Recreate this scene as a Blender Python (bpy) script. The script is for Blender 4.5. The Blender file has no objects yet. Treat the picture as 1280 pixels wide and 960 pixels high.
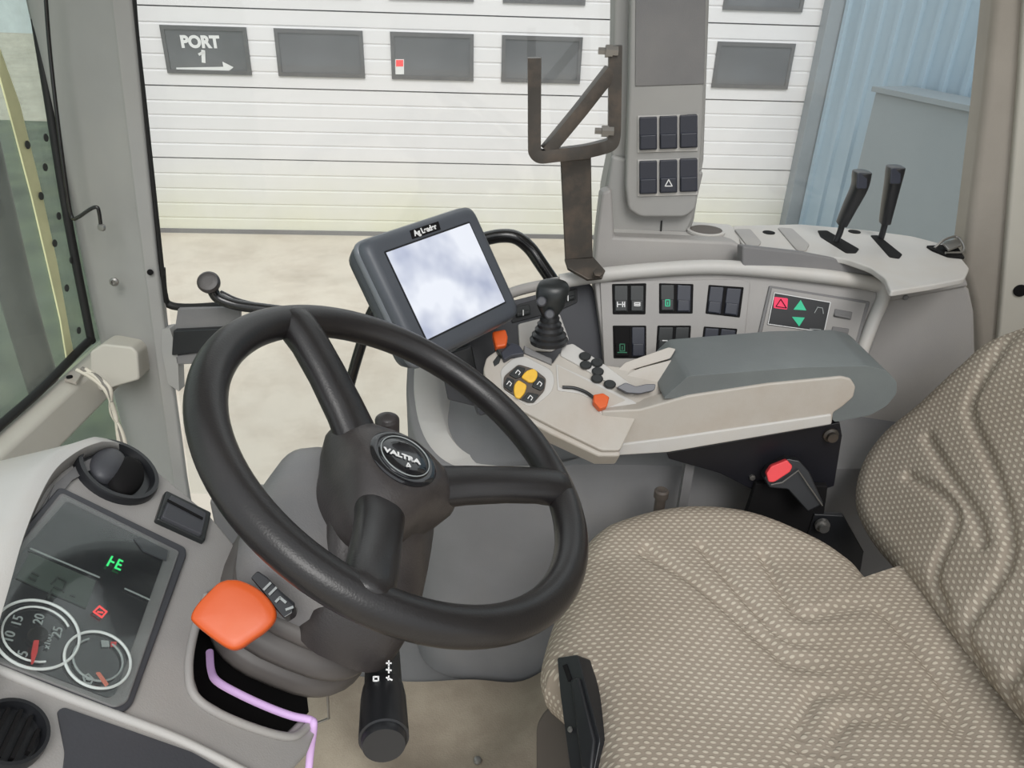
import bpy, bmesh, math, random
from mathutils import Vector as V, Matrix, noise
random.seed(4)
D = bpy.data; COL = bpy.context.scene.collection; SC = bpy.context.scene
# ------------------------------------------------------------------ camera
F = 950.0
nd = V((-60, -1750, -F)); up = (-nd).normalized()
fw = V((0, 0, -1)); fw = (fw - up * fw.dot(up)).normalized()
xr = fw.cross(up)
R = Matrix((xr, fw, up))           # world = R @ cam
CP = V((0, 0, 1.3))
cam = D.cameras.new('camera'); cam.sensor_width = 36; cam.lens = F / 1280 * 36; cam.clip_start = .01; cam.clip_end = 200
co = D.objects.new('camera', cam); COL.objects.link(co); co.matrix_world = Matrix.Translation(CP) @ R.to_4x4(); SC.camera = co
def ray(x, y): return (R @ V((x - 640, 480 - y, -F))).normalized()
def P(x, y, X=None, Y=None, Z=None):
    d = ray(x, y)
    if X is not None: return CP + d * ((X - CP.x) / d.x)
    if Y is not None: return CP + d * ((Y - CP.y) / d.y)
    return CP + d * ((Z - CP.z) / d.z)
class Pl:
    def __init__(s, p, n): s.p = V(p); s.n = V(n).normalized()
    def at(s, x, y, off=0.0):
        d = ray(x, y); q = s.p + s.n * off
        return CP + d * ((q - CP).dot(s.n) / d.dot(s.n))
# ------------------------------------------------------------------ materials
def mat(name, col, rough=.5, metal=0, var=.12, vscale=9, bump=0, bscale=200, spec=.5, emit=None, estr=0, coat=0, dirt=None, dscale=4, damt=.5):
    m = D.materials.new(name); m.use_nodes = True; nt = m.node_tree; b = nt.nodes['Principled BSDF']
    N = nt.nodes.new; L = nt.links.new
    tc = N('ShaderNodeTexCoord'); no = N('ShaderNodeTexNoise'); no.inputs['Scale'].default_value = vscale; no.inputs['Detail'].default_value = 5
    L(tc.outputs['Object'], no.inputs['Vector'])
    rp = N('ShaderNodeValToRGB'); e = rp.color_ramp.elements; e[0].position = .3; e[1].position = .7
    c = V(col[:3]); e[0].color = (*(c * (1 - var)), 1); e[1].color = (*[min(1, q) for q in (c * (1 + var))], 1)
    L(no.outputs['Fac'], rp.inputs['Fac']); src = rp.outputs['Color']
    if dirt:
        n2 = N('ShaderNodeTexNoise'); n2.inputs['Scale'].default_value = dscale; n2.inputs['Detail'].default_value = 8; n2.inputs['Roughness'].default_value = .65
        L(tc.outputs['Object'], n2.inputs['Vector'])
        r2 = N('ShaderNodeValToRGB'); r2.color_ramp.elements[0].position = .45; r2.color_ramp.elements[1].position = .7
        r2.color_ramp.elements[0].color = (0, 0, 0, 1); r2.color_ramp.elements[1].color = (damt, damt, damt, 1)
        L(n2.outputs['Fac'], r2.inputs['Fac'])
        mx = N('ShaderNodeMix'); mx.data_type = 'RGBA'; mx.inputs['B'].default_value = (*dirt, 1)
        L(r2.outputs['Color'], mx.inputs['Factor']); L(src, mx.inputs['A']); src = mx.outputs['Result']
    L(src, b.inputs['Base Color'])
    b.inputs['Roughness'].default_value = rough; b.inputs['Metallic'].default_value = metal
    b.inputs['Specular IOR Level'].default_value = spec; b.inputs['Coat Weight'].default_value = coat
    if emit: b.inputs['Emission Color'].default_value = (*emit, 1); b.inputs['Emission Strength'].default_value = estr
    if bump:
        n3 = N('ShaderNodeTexNoise'); n3.inputs['Scale'].default_value = bscale; L(tc.outputs['Object'], n3.inputs['Vector'])
        bp = N('ShaderNodeBump'); bp.inputs['Strength'].default_value = bump; bp.inputs['Distance'].default_value = .002
        L(n3.outputs['Fac'], bp.inputs['Height']); L(bp.outputs['Normal'], b.inputs['Normal'])
    return m
def s(r, g, b):
    f = lambda c: (c / 255 / 12.92) if c <= 10 else ((c / 255 + .055) / 1.055) ** 2.4
    return (f(r), f(g), f(b))
M = {}
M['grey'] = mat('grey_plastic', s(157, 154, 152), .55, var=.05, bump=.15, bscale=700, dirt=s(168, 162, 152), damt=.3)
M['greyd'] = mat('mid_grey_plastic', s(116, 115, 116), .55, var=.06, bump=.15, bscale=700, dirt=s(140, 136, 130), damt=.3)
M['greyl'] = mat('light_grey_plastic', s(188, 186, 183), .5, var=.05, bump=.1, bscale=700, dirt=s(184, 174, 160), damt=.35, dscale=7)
M['arm'] = mat('worn_beige_grey_plastic', s(178, 172, 164), .5, var=.05, bump=.1, bscale=700, dirt=s(158, 144, 130), damt=.5, dscale=9)
M['pillar'] = mat('pillar_grey_plastic', s(155, 154, 152), .6, var=.04, bump=.1, bscale=700, dirt=s(165, 160, 150), damt=.2)
M['beige'] = mat('beige_trim', s(158, 151, 142), .6, var=.05, bump=.1, bscale=500, dirt=s(130, 122, 110), damt=.35)
M['pad'] = mat('armrest_vinyl', s(104, 109, 110), .42, var=.07, bump=.1, bscale=500, dirt=s(120, 128, 126), damt=.4, dscale=6)
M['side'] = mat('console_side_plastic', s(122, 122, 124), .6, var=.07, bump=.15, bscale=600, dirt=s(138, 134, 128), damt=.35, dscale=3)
M['wheel'] = mat('black_wheel_rubber', s(31, 29, 30), .33, var=.12, bump=.1, bscale=600, dirt=s(48, 45, 43), damt=.3, dscale=14)
M['hub'] = mat('charcoal_plastic', s(54, 50, 50), .4, var=.12, bump=.15, bscale=500, dirt=s(84, 79, 76), damt=.5, dscale=14)
M['colm'] = mat('column_grey_plastic', s(126, 125, 126), .42, var=.08, bump=.15, bscale=500, dirt=s(140, 134, 128), damt=.4, dscale=10)
M['bellows'] = mat('bellows_rubber', s(88, 84, 82), .45, var=.1, dirt=s(110, 105, 100), damt=.4, dscale=12)
M['black'] = mat('black_plastic', s(32, 33, 36), .35, var=.15)
M['matt'] = mat('matt_black', s(20, 19, 20), .8, var=.2, spec=.2)
M['gloss'] = mat('gloss_black', s(18, 19, 24), .12, var=.1, coat=.5)
M['rock'] = mat('rocker_blue_black', s(46, 49, 60), .35, var=.1)
M['rockn'] = mat('rocker_black', s(34, 37, 38), .35, var=.1)
M['dpanel'] = mat('dark_grey_panel', s(66, 67, 72), .5, var=.08, bump=.1, bscale=500)
M['mon'] = mat('monitor_case', s(76, 80, 87), .42, var=.06, bump=.1, bscale=700)
M['monedge'] = mat('monitor_case_edge', s(112, 116, 122), .3, var=.06)
M['orange'] = mat('orange_plastic', s(208, 86, 28), .38, var=.05, bump=.05, bscale=120, dirt=s(204, 96, 42), damt=.35, dscale=20)
M['yellow'] = mat('yellow_plastic', s(232, 184, 60), .45, var=.06, dirt=s(190, 140, 50), damt=.3, dscale=60)
M['red'] = mat('red_button', s(228, 70, 75), .4, var=.05)
M['white'] = mat('white_print', s(225, 225, 225), .5, var=.02)
M['pale'] = mat('pale_print', s(150, 155, 155), .5, var=.02)
M['greenl'] = mat('green_light', s(40, 190, 110), .5, emit=s(50, 210, 110), estr=.9)
M['tgreen'] = mat('teal_light', s(45, 170, 130), .5, emit=s(45, 175, 130), estr=.35)
M['rgreen'] = mat('green_rocker_print', s(35, 110, 80), .5)
M['redl'] = mat('red_light', s(220, 60, 60), .5, emit=s(230, 60, 60), estr=.7)
M['pinkr'] = mat('hazard_pink_red', s(225, 50, 90), .5, emit=s(225, 50, 90), estr=.25)
M['needle'] = mat('red_needle', s(190, 55, 55), .5, emit=s(190, 40, 40), estr=.1)
M['needle2'] = mat('salmon_needle', s(200, 110, 90), .5, emit=s(200, 100, 80), estr=.05)
M['violet'] = mat('violet_strap', s(214, 180, 226), .6, var=.05, emit=s(200, 150, 230), estr=.1)
M['steel'] = mat('worn_steel', s(74, 70, 66), .45, metal=.5, var=.2, dirt=s(110, 96, 84), damt=.6, dscale=22, bump=.2, bscale=90)
M['zinc'] = mat('zinc_bolt', s(150, 148, 145), .35, metal=.8, var=.15)
M['bracket'] = mat('black_steel_bracket', s(24, 24, 30), .4, var=.3)
M['tubeb'] = mat('black_tube', s(24, 23, 24), .25, var=.1, coat=.3)
M['seal'] = mat('rubber_seal', s(20, 20, 20), .6, var=.1)
M['mat'] = mat('floor_mat', s(146, 134, 119), .85, var=.12, vscale=6, bump=.5, bscale=300, dirt=s(170, 159, 142), damt=.7, dscale=6)
M['brown'] = mat('dark_brown_cover', s(82, 74, 68), .6, var=.06)
M['concrete'] = mat('yard_concrete', s(208, 199, 185), .9, var=.08, vscale=.5, bump=.5, bscale=14, dirt=s(178, 163, 147), damt=.6, dscale=2.2)
M['blue'] = mat('blue_cladding', s(164, 186, 202), .5, var=.05, vscale=.8)
M['bluetrim'] = mat('blue_grey_trim', s(140, 148, 154), .5, var=.04)
M['patch_grey'] = mat('grey_sheet', s(138, 148, 154), .6, var=.06, vscale=1)
M['doorglass'] = mat('dark_door_window', s(92, 94, 98), .15, var=.3, vscale=1.6)
M['doorframe'] = mat('door_window_frame', s(88, 88, 90), .5)
M['wire1'] = mat('cream_wire', s(205, 198, 184), .5); M['wire2'] = mat('grey_wire', s(120, 116, 110), .5)
M['lcd'] = mat('lcd_green_grey', s(52, 62, 56), .3, var=.1, vscale=30)
M['lcdseg'] = mat('lcd_segment', s(28, 34, 31), .4)
M['beigedk'] = mat('pale_beige_trim', s(192, 188, 178), .6, var=.04)  # pale beige of the rail and rear trim itself
M['leaf'] = mat('hedge_leaves', s(92, 112, 70), .8, var=.5, vscale=5)
M['leaf2'] = mat('dark_hedge_leaves', s(70, 84, 70), .8, var=.5, vscale=5)
M['verge'] = mat('dark_wet_verge', s(98, 106, 92), .9, var=.35, vscale=2, bump=.5, bscale=30, dirt=s(128, 136, 108), damt=.7, dscale=1.5)
M['yel'] = mat('grass_reflection_tint', s(222, 222, 176), .6, var=.12)  # yellow green of reflected grass, painted onto the windscreen edge band
M['dot'] = mat('frit_dot', s(60, 62, 60), .7)
def glassmat(name, tint, gl, dirt, dcol):
    m = D.materials.new(name); m.use_nodes = True; nt = m.node_tree; nt.nodes.clear(); N = nt.nodes.new; L = nt.links.new
    o = N('ShaderNodeOutputMaterial'); t = N('ShaderNodeBsdfTransparent'); t.inputs[0].default_value = (*tint, 1)
    g = N('ShaderNodeBsdfGlossy'); g.inputs['Roughness'].default_value = .03
    d = N('ShaderNodeBsdfDiffuse'); d.inputs[0].default_value = (*dcol, 1)
    m1 = N('ShaderNodeMixShader'); m1.inputs[0].default_value = gl; L(t.outputs[0], m1.inputs[1]); L(g.outputs[0], m1.inputs[2])
    tc = N('ShaderNodeTexCoord'); no = N('ShaderNodeTexNoise'); no.inputs['Scale'].default_value = 5; no.inputs['Detail'].default_value = 9; no.inputs['Roughness'].default_value = .7
    L(tc.outputs['Object'], no.inputs['Vector'])
    mr = N('ShaderNodeMapRange'); mr.inputs['From Min'].default_value = .35; mr.inputs['From Max'].default_value = .75; mr.inputs['To Min'].default_value = dirt * .4; mr.inputs['To Max'].default_value = dirt * 1.4
    L(no.outputs['Fac'], mr.inputs['Value'])
    m2 = N('ShaderNodeMixShader'); L(mr.outputs[0], m2.inputs[0]); L(m1.outputs[0], m2.inputs[1]); L(d.outputs[0], m2.inputs[2]); L(m2.outputs[0], o.inputs[0])
    return m
M['glass'] = glassmat('side_glass', (.97, .98, .97), .03, .04, (.8, .8, .78))
M['wglass'] = glassmat('dusty_windscreen_glass', (.82, .88, .85), .04, .26, (.55, .57, .53))
M['lens'] = glassmat('cluster_lens', (.95, .97, .96), .02, .04, (.45, .47, .47))
# door sheet : white with horizontal streaks, algae low down
def doormat():
    m = mat('door_white_sheet', s(226, 224, 226), .45, var=.015, vscale=1.5); nt = m.node_tree; N = nt.nodes.new; L = nt.links.new
    b = nt.nodes['Principled BSDF']; src = b.inputs['Base Color'].links[0].from_socket
    ge = N('ShaderNodeNewGeometry'); sp = N('ShaderNodeSeparateXYZ'); L(ge.outputs['Position'], sp.inputs[0])
    no = N('ShaderNodeTexNoise'); no.inputs['Scale'].default_value = 1.3; no.inputs['Detail'].default_value = 6; L(ge.outputs['Position'], no.inputs['Vector'])
    mr = N('ShaderNodeMapRange'); mr.inputs['From Min'].default_value = -.35; mr.inputs['From Max'].default_value = -1.2; L(sp.outputs['Z'], mr.inputs['Value'])
    mu = N('ShaderNodeMath'); mu.operation = 'MULTIPLY'; L(mr.outputs[0], mu.inputs[0]); L(no.outputs['Fac'], mu.inputs[1])
    mx = N('ShaderNodeMix'); mx.data_type = 'RGBA'; L(mu.outputs[0], mx.inputs['Factor']); L(src, mx.inputs['A']); mx.inputs['B'].default_value = (*s(205, 205, 165), 1)
    L(mx.outputs['Result'], b.inputs['Base Color']); return m
M['door'] = doormat()
def fabric():
    m = D.materials.new('seat_weave'); m.use_nodes = True; nt = m.node_tree; N = nt.nodes.new; L = nt.links.new; b = nt.nodes['Principled BSDF']
    uv = N('ShaderNodeUVMap'); uv.uv_map = 'UVMap'
    no0 = N('ShaderNodeTexNoise'); no0.inputs['Scale'].default_value = 60; L(uv.outputs[0], no0.inputs['Vector'])
    ad = N('ShaderNodeMix'); ad.data_type = 'VECTOR'; ad.inputs['Factor'].default_value = .0012; L(uv.outputs[0], ad.inputs['A']); L(no0.outputs['Color'], ad.inputs['B'])
    sx = N('ShaderNodeSeparateXYZ'); L(ad.outputs['Result'], sx.inputs[0])
    def mth(op, a, b=None, c=None):
        q = N('ShaderNodeMath'); q.operation = op
        for k, v in enumerate((a, b, c)):
            if v is None: continue
            if hasattr(v, 'links'): L(v, q.inputs[k])
            else: q.inputs[k].default_value = v
        return q.outputs[0]
    RX, RY = .0116, .0066
    yy = mth('DIVIDE', sx.outputs['Y'], RY); row = mth('FLOOR', yy); fy = mth('SUBTRACT', mth('FRACT', yy), .5)
    fx = mth('SUBTRACT', mth('FRACT', mth('MULTIPLY_ADD', row, .5, mth('DIVIDE', sx.outputs['X'], RX))), .5)
    ex_, ey_ = mth('MULTIPLY', fx, RX / .0037), mth('MULTIPLY', fy, RY / .0021)
    dd_ = mth('ADD', mth('MULTIPLY', ex_, ex_), mth('MULTIPLY', ey_, ey_))
    mrr = N('ShaderNodeMapRange'); mrr.interpolation_type = 'SMOOTHSTEP'; mrr.inputs['From Min'].default_value = .3; mrr.inputs['From Max'].default_value = 1.3; L(dd_, mrr.inputs['Value'])
    class _B: outputs = {'Fac': mrr.outputs[0]}
    br = _B()
    no = N('ShaderNodeTexNoise'); no.inputs['Scale'].default_value = 5; no.inputs['Detail'].default_value = 5; L(uv.outputs[0], no.inputs['Vector'])
    r1 = N('ShaderNodeValToRGB'); e = r1.color_ramp.elements; e[0].position = .35; e[1].position = .65; e[0].color = (*s(146, 135, 122), 1); e[1].color = (*s(160, 149, 136), 1)
    r2 = N('ShaderNodeValToRGB'); e = r2.color_ramp.elements; e[0].position = .35; e[1].position = .65; e[0].color = (*s(184, 174, 158), 1); e[1].color = (*s(200, 191, 176), 1)
    L(no.outputs['Fac'], r1.inputs[0]); L(no.outputs['Fac'], r2.inputs[0])
    mx = N('ShaderNodeMix'); mx.data_type = 'RGBA'; L(br.outputs['Fac'], mx.inputs['Factor']); L(r2.outputs[0], mx.inputs['A']); L(r1.outputs[0], mx.inputs['B'])
    L(mx.outputs['Result'], b.inputs['Base Color']); b.inputs['Roughness'].default_value = .95; b.inputs['Specular IOR Level'].default_value = .15
    inv = N('ShaderNodeMath'); inv.operation = 'SUBTRACT'; inv.inputs[0].default_value = 1; L(br.outputs['Fac'], inv.inputs[1])
    bp = N('ShaderNodeBump'); bp.inputs['Strength'].default_value = .5; bp.inputs['Distance'].default_value = .0015; L(inv.outputs[0], bp.inputs['Height']); L(bp.outputs['Normal'], b.inputs['Normal'])
    return m
M['fabric'] = fabric()
def screenmat():
    m = D.materials.new('monitor_screen'); m.use_nodes = True; nt = m.node_tree; N = nt.nodes.new; L = nt.links.new; b = nt.nodes['Principled BSDF']
    tc = N('ShaderNodeTexCoord'); mp = N('ShaderNodeMapping'); mp.inputs['Scale'].default_value = (9, 9, 9); no = N('ShaderNodeTexNoise'); no.inputs['Scale'].default_value = 1.2; no.inputs['Detail'].default_value = 3
    L(tc.outputs['Object'], mp.inputs[0]); L(mp.outputs[0], no.inputs['Vector'])
    r = N('ShaderNodeValToRGB'); e = r.color_ramp.elements; e[0].position = .32; e[1].position = .58; e[0].color = (*s(150, 158, 182), 1); e[1].color = (*s(212, 216, 226), 1)
    L(no.outputs['Fac'], r.inputs[0]); L(r.outputs[0], b.inputs['Base Color']); b.inputs['Roughness'].default_value = .15
    L(r.outputs[0], b.inputs['Emission Color']); b.inputs['Emission Strength'].default_value = .35; return m
M['screen'] = screenmat()
# ------------------------------------------------------------------ builders
W = {}
def empty(name, label, cat, loc, group=None):
    o = D.objects.new(name, None); COL.objects.link(o); o.location = loc; W[o.name] = V(loc); o.empty_display_size = .03
    o['label'] = label; o['category'] = cat
    if group: o['group'] = group
    return o
def tag(o, label=None, cat=None, group=None, kind=None):
    if label: o['label'] = label
    if cat: o['category'] = cat
    if group: o['group'] = group
    if kind: o['kind'] = kind
    return o
def obj(name, bm, m, parent=None, bevel=0, seg=3, ang=35, sub=0, doubles=False):
    if doubles: bmesh.ops.remove_doubles(bm, verts=bm.verts, dist=1e-6)
    bmesh.ops.recalc_face_normals(bm, faces=bm.faces)
    vs = [v.co for v in bm.verts]
    lo = V([min(v[i] for v in vs) for i in range(3)]); hi = V([max(v[i] for v in vs) for i in range(3)]); c = (lo + hi) / 2
    for v in bm.verts: v.co -= c
    me = D.meshes.new(name); bm.to_mesh(me); bm.free(); me.materials.append(M[m] if isinstance(m, str) else m)
    for p in me.polygons: p.use_smooth = True
    me.set_sharp_from_angle(angle=math.radians(ang))
    o = D.objects.new(name, me); COL.objects.link(o); o.location = c; W[o.name] = c
    if parent: o.parent = parent; o.location = c - W[parent.name]
    if bevel:
        b = o.modifiers.new('bevel', 'BEVEL'); b.width = bevel; b.segments = seg; b.limit_method = 'ANGLE'; b.angle_limit = math.radians(40); b.harden_normals = False
        for p in me.polygons: p.use_smooth = True
        me.set_sharp_from_angle(angle=math.radians(180))
        w = o.modifiers.new('wn', 'WEIGHTED_NORMAL'); w.keep_sharp = True
    if sub:
        b = o.modifiers.new('sub', 'SUBSURF'); b.levels = sub; b.render_levels = sub
    return o
def rnd(pts, r, seg=5):
    if not r: return [V(p) for p in pts]
    out = []; n = len(pts)
    for i in range(n):
        a, b, c = V(pts[i - 1]), V(pts[i]), V(pts[(i + 1) % n])
        d1 = (a - b); d2 = (c - b); rr = min(r, d1.length * .45, d2.length * .45)
        p1 = b + d1.normalized() * rr; p2 = b + d2.normalized() * rr
        for k in range(seg + 1):
            t = k / seg; out.append(p1 * (1 - t) ** 2 + b * 2 * t * (1 - t) + p2 * t * t)
    return out
def add_prism(bm, pts, vec):
    vs = [bm.verts.new(p) for p in pts]; vt = [bm.verts.new(V(p) + vec) for p in pts]; n = len(pts)
    bm.faces.new(vs); bm.faces.new(vt[::-1])
    for i in range(n): bm.faces.new((vs[i], vt[i], vt[(i + 1) % n], vs[(i + 1) % n]))
def slab(name, pl, px, front, depth, m, parent=None, r=0, bevel=0, seg=3):
    bm = bmesh.new(); add_prism(bm, rnd([pl.at(x, y, front) for x, y in px], r), -pl.n * depth)
    return obj(name, bm, m, parent, bevel, seg)
def prism(name, pts, vec, m, parent=None, r=0, bevel=0, seg=3):
    bm = bmesh.new(); add_prism(bm, rnd(pts, r), V(vec)); return obj(name, bm, m, parent, bevel, seg)
def box3(name, lo, hi, m, parent=None, bevel=0):
    (a, b, c), (d, e, f) = lo, hi
    return prism(name, [(a, b, c), (d, b, c), (d, e, c), (a, e, c)], (0, 0, f - c), m, parent, 0, bevel)
def smooth_path(pts, k=8):
    pts = [V(p) for p in pts]; q = [pts[0] * 2 - pts[1]] + pts + [pts[-1] * 2 - pts[-2]]; out = []
    for i in range(1, len(q) - 2):
        for j in range(k):
            t = j / k; a, b, c, d = q[i - 1], q[i], q[i + 1], q[i + 2]
            out.append(.5 * ((2 * b) + (c - a) * t + (2 * a - 5 * b + 4 * c - d) * t * t + (3 * b - a - 3 * c + d) * t ** 3))
    out.append(pts[-1]); return out
def add_tube(bm, pts, r, n=14, cap=True, shape=None, upv=None):
    pts = [V(p) for p in pts]; N = len(pts)
    rs = r if isinstance(r, (list, tuple)) else [r] * N
    if len(rs) != N: rs = [rs[0] + (rs[-1] - rs[0]) * i / (N - 1) for i in range(N)] if len(rs) == 2 else [rs[min(len(rs) - 1, int(i * len(rs) / N))] for i in range(N)]
    t0 = (pts[1] - pts[0]).normalized(); u = V(upv) if upv else (V((0, 0, 1)) if abs(t0.z) < .9 else V((1, 0, 0)))
    u = (u - t0 * u.dot(t0)).normalized(); rings = []
    for i, p in enumerate(pts):
        t = (pts[min(i + 1, N - 1)] - pts[max(i - 1, 0)]).normalized(); u = (u - t * u.dot(t)).normalized(); w = t.cross(u)
        sh = shape or (lambda a: (math.cos(a), math.sin(a)))
        rings.append([bm.verts.new(p + (u * sh(2 * math.pi * k / n)[0] + w * sh(2 * math.pi * k / n)[1]) * rs[i]) for k in range(n)])
    for a, b in zip(rings, rings[1:]):
        for k in range(n): bm.faces.new((a[k], a[(k + 1) % n], b[(k + 1) % n], b[k]))
    if cap: bm.faces.new(rings[0][::-1]); bm.faces.new(rings[-1])
def tube(name, pts, r, m, parent=None, n=14, smooth=True, k=8, shape=None, bevel=0, ang=50, upv=None):
    bm = bmesh.new(); add_tube(bm, smooth_path(pts, k) if smooth and len(pts) > 2 else pts, r, n, True, shape, upv); return obj(name, bm, m, parent, bevel, ang=ang)
def sq(wx, wy):
    def f(a):
        c, s_ = math.cos(a), math.sin(a); k = max(abs(c), abs(s_)); return (c / k * wx, s_ / k * wy)
    return f
def lathe(name, prof, o, axis, m, parent=None, n=32, e1=None, sx=1, sy=1, ang=40):
    """prof: (radius, height) pairs along axis from o"""
    ax = V(axis).normalized(); a = V(e1) if e1 else ax.orthogonal(); a = (a - ax * a.dot(ax)).normalized(); b = ax.cross(a); bm = bmesh.new(); rings = []
    for r, h in prof:
        c = V(o) + ax * h
        if r < 1e-6: rings.append([bm.verts.new(c)])
        else: rings.append([bm.verts.new(c + (a * math.cos(2 * math.pi * k / n) * sx + b * math.sin(2 * math.pi * k / n) * sy) * r) for k in range(n)])
    for p, q in zip(rings, rings[1:]):
        for k in range(n):
            if len(p) == 1 and len(q) == 1: break
            if len(p) == 1: bm.faces.new((p[0], q[(k + 1) % n], q[k]))
            elif len(q) == 1: bm.faces.new((p[k], p[(k + 1) % n], q[0]))
            else: bm.faces.new((p[k], p[(k + 1) % n], q[(k + 1) % n], q[k]))
    for rr, f in ((rings[0], -1), (rings[-1], 1)):
        if len(rr) > 1: bm.faces.new(rr[::f])
    return obj(name, bm, m, parent, ang=ang)
def loft(name, rings, m, parent=None, closed=True, caps=True, ang=40, sub=0, uv=None, bevel=0, thick=0):
    bm = bmesh.new(); vr = [[bm.verts.new(p) for p in r] for r in rings]; n = len(vr[0])
    if uv: ul = bm.loops.layers.uv.new('UVMap')
    for i, (a, b) in enumerate(zip(vr, vr[1:])):
        for k in range(n if closed else n - 1):
            k2 = (k + 1) % n; f = bm.faces.new((a[k], a[k2], b[k2], b[k]))
            if uv:
                for lp, (ii, kk) in zip(f.loops, ((i, k), (i, k2), (i + 1, k2), (i + 1, k))): lp[ul].uv = uv[ii][kk]
    if caps: 
        bm.faces.new(vr[0][::-1]); bm.faces.new(vr[-1])
    o = obj(name, bm, m, parent, bevel, ang=ang, sub=sub)
    if thick:
        so = o.modifiers.new('solid', 'SOLIDIFY'); so.thickness = thick; so.offset = 0
    return o
def text(name, st, pl, px, to, size, m, parent=None, off=.001, bold=.0, ext=.0004, sx=1):
    cu = D.curves.new(name, 'FONT'); cu.body = st; cu.size = size; cu.align_x = 'CENTER'; cu.align_y = 'CENTER'; cu.extrude = ext; cu.offset = bold
    t = D.objects.new('tmp', cu); COL.objects.link(t); bpy.context.view_layer.update()
    me = D.meshes.new_from_object(t.evaluated_get(bpy.context.evaluated_depsgraph_get())); D.objects.remove(t); D.curves.remove(cu)
    o_ = pl.at(px[0], px[1], off); x = (pl.at(to[0], to[1], off) - o_).normalized(); y = pl.n.cross(x)
    bm = bmesh.new(); bm.from_mesh(me); D.meshes.remove(me)
    for v in bm.verts: v.co = o_ + x * v.co.x * sx + y * v.co.y + pl.n * v.co.z
    return obj(name, bm, m, parent)
def pline(bm, pl, pxs, w, off, h=.0006):
    pts = [pl.at(x, y, off) for x, y in pxs]
    for a, b in zip(pts, pts[1:]):
        d = (b - a).normalized(); c = pl.n.cross(d) * w / 2; e = d * w * .3
        add_prism(bm, [a - c - e, b - c + e, b + c + e, a + c - e], pl.n * h)
def lines(name, pl, polys, w, m, parent, off=.001):
    bm = bmesh.new()
    for p in polys: pline(bm, pl, p, w, off)
    return obj(name, bm, m, parent)
def pillow(name, outline, fr, prof, m, parent, groove=None, rings=70, side=(.0, .0), depth=.1, crown=None, inset=.05):
    """outline: list of (a,b) local 2D; fr: (origin, A, B, Nrm). prof(t) height drop for t = distance in from edge"""
    O, A, B, Nn = [V(q) for q in fr]; n = len(outline); cx = sum(p[0] for p in outline) / n; cy = sum(p[1] for p in outline) / n
    RG, UV = [], []
    # side rings from bottom up
    for j in range(7):
        t = j / 6; h = -depth + (depth - inset) * t; bul = .012 * math.sin(math.pi * t * .9)
        rg, uvr = [], []
        for (a, b) in outline:
            dx, dy = a - cx, b - cy; L_ = math.hypot(dx, dy); f = (L_ + bul - .01) / L_
            rg.append(O + A * (cx + dx * f) + B * (cy + dy * f) + Nn * h); uvr.append((cx + dx * (1 + (-h - inset) / L_), cy + dy * (1 + (-h - inset) / L_)))
        RG.append(rg); UV.append(uvr)
    for j in range(rings):
        t = (j / (rings - 1)); s_ = 1 - t ** 1.15 * .995
        rg, uvr = [], []
        for (a, b) in outline:
            dx, dy = a - cx, b - cy; L_ = math.hypot(dx, dy); d = L_ * (1 - s_)
            x, y = cx + dx * s_, cy + dy * s_
            h = -inset * (1 - math.sqrt(max(0, 1 - max(0, 1 - d / inset) ** 2)))
            if crown: h += crown(x, y)
            if groove: h -= groove(x, y)
            rg.append(O + A * x + B * y + Nn * h); uvr.append((x, y))
        RG.append(rg); UV.append(uvr)
    return loft(name, RG, m, parent, uv=UV, ang=75)
def segdist(px, py, poly):
    best = 9
    for (ax_, ay_), (bx, by) in zip(poly, poly[1:]):
        vx, vy = bx - ax_, by - ay_; L2 = vx * vx + vy * vy
        t = 0 if L2 == 0 else max(0, min(1, ((px - ax_) * vx + (py - ay_) * vy) / L2))
        d = math.hypot(px - ax_ - t * vx, py - ay_ - t * vy); best = min(best, d)
    return best

# ================================================================== OUTSIDE
ZG = -1.2
gr_ = prism('ground', [(-1.3, 2.3, ZG - .02), (-7.6, 13.4, ZG - .02), (-16, 13.4, ZG - .02), (-16, 1.0, ZG - .02), (-1.3, 1.0, ZG - .02)], (0, 0, .035), 'verge'); tag(gr_, kind='structure')
g = box3('ground', (-30, -20, ZG - .1), (30, 30, ZG), 'concrete'); tag(g, kind='structure')
# overhead sectional door
g0 = P(500, 295, Z=ZG); dd = V((math.cos(math.radians(3.4)), math.sin(math.radians(3.4)), 0)); dn = V((dd.y, -dd.x, 0))
DPL = Pl(g0, dn)
def dz(y, x=640): return DPL.at(x, y).z
door = empty('garage_door', 'wide white sectional garage door with a row of dark windows', 'garage door', g0)
xl = (DPL.at(118, 60) - g0).dot(dd); xrr = (DPL.at(1000, 150) - g0).dot(dd) + .12
pitch = dz(118) - dz(207); zs = [ZG, dz(207), dz(118), dz(118) + pitch, dz(118) + 2 * pitch, dz(118) + 3 * pitch]
zs[1] = dz(206)
for k in range(5):
    z0, z1 = zs[k] + .006, zs[k + 1] - .006; prof = [(0, z0)]; nr = 5 if k in (0, 1, 3) else 5; H = z1 - z0
    for j in range(1, nr):
        zc = z0 + H * j / nr; prof += [(0, zc - .012), (.009, zc - .004), (.009, zc + .004), (0, zc + .012)]
    prof += [(0, z1), (.04, z1), (.04, z0)]
    prism('door_panel', [g0 + dd * xl + V((0, 0, z - ZG)) - dn * d for d, z in prof], dd * (xrr - xl), 'door', door)
prism('backing_sheet', [g0 + dd * xl - dn * .042 + V((0, 0, 0)), g0 + dd * xrr - dn * .042, g0 + dd * xrr - dn * .08, g0 + dd * xl - dn * .08], (0, 0, zs[-1] - ZG), 'doorframe', door)
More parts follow.
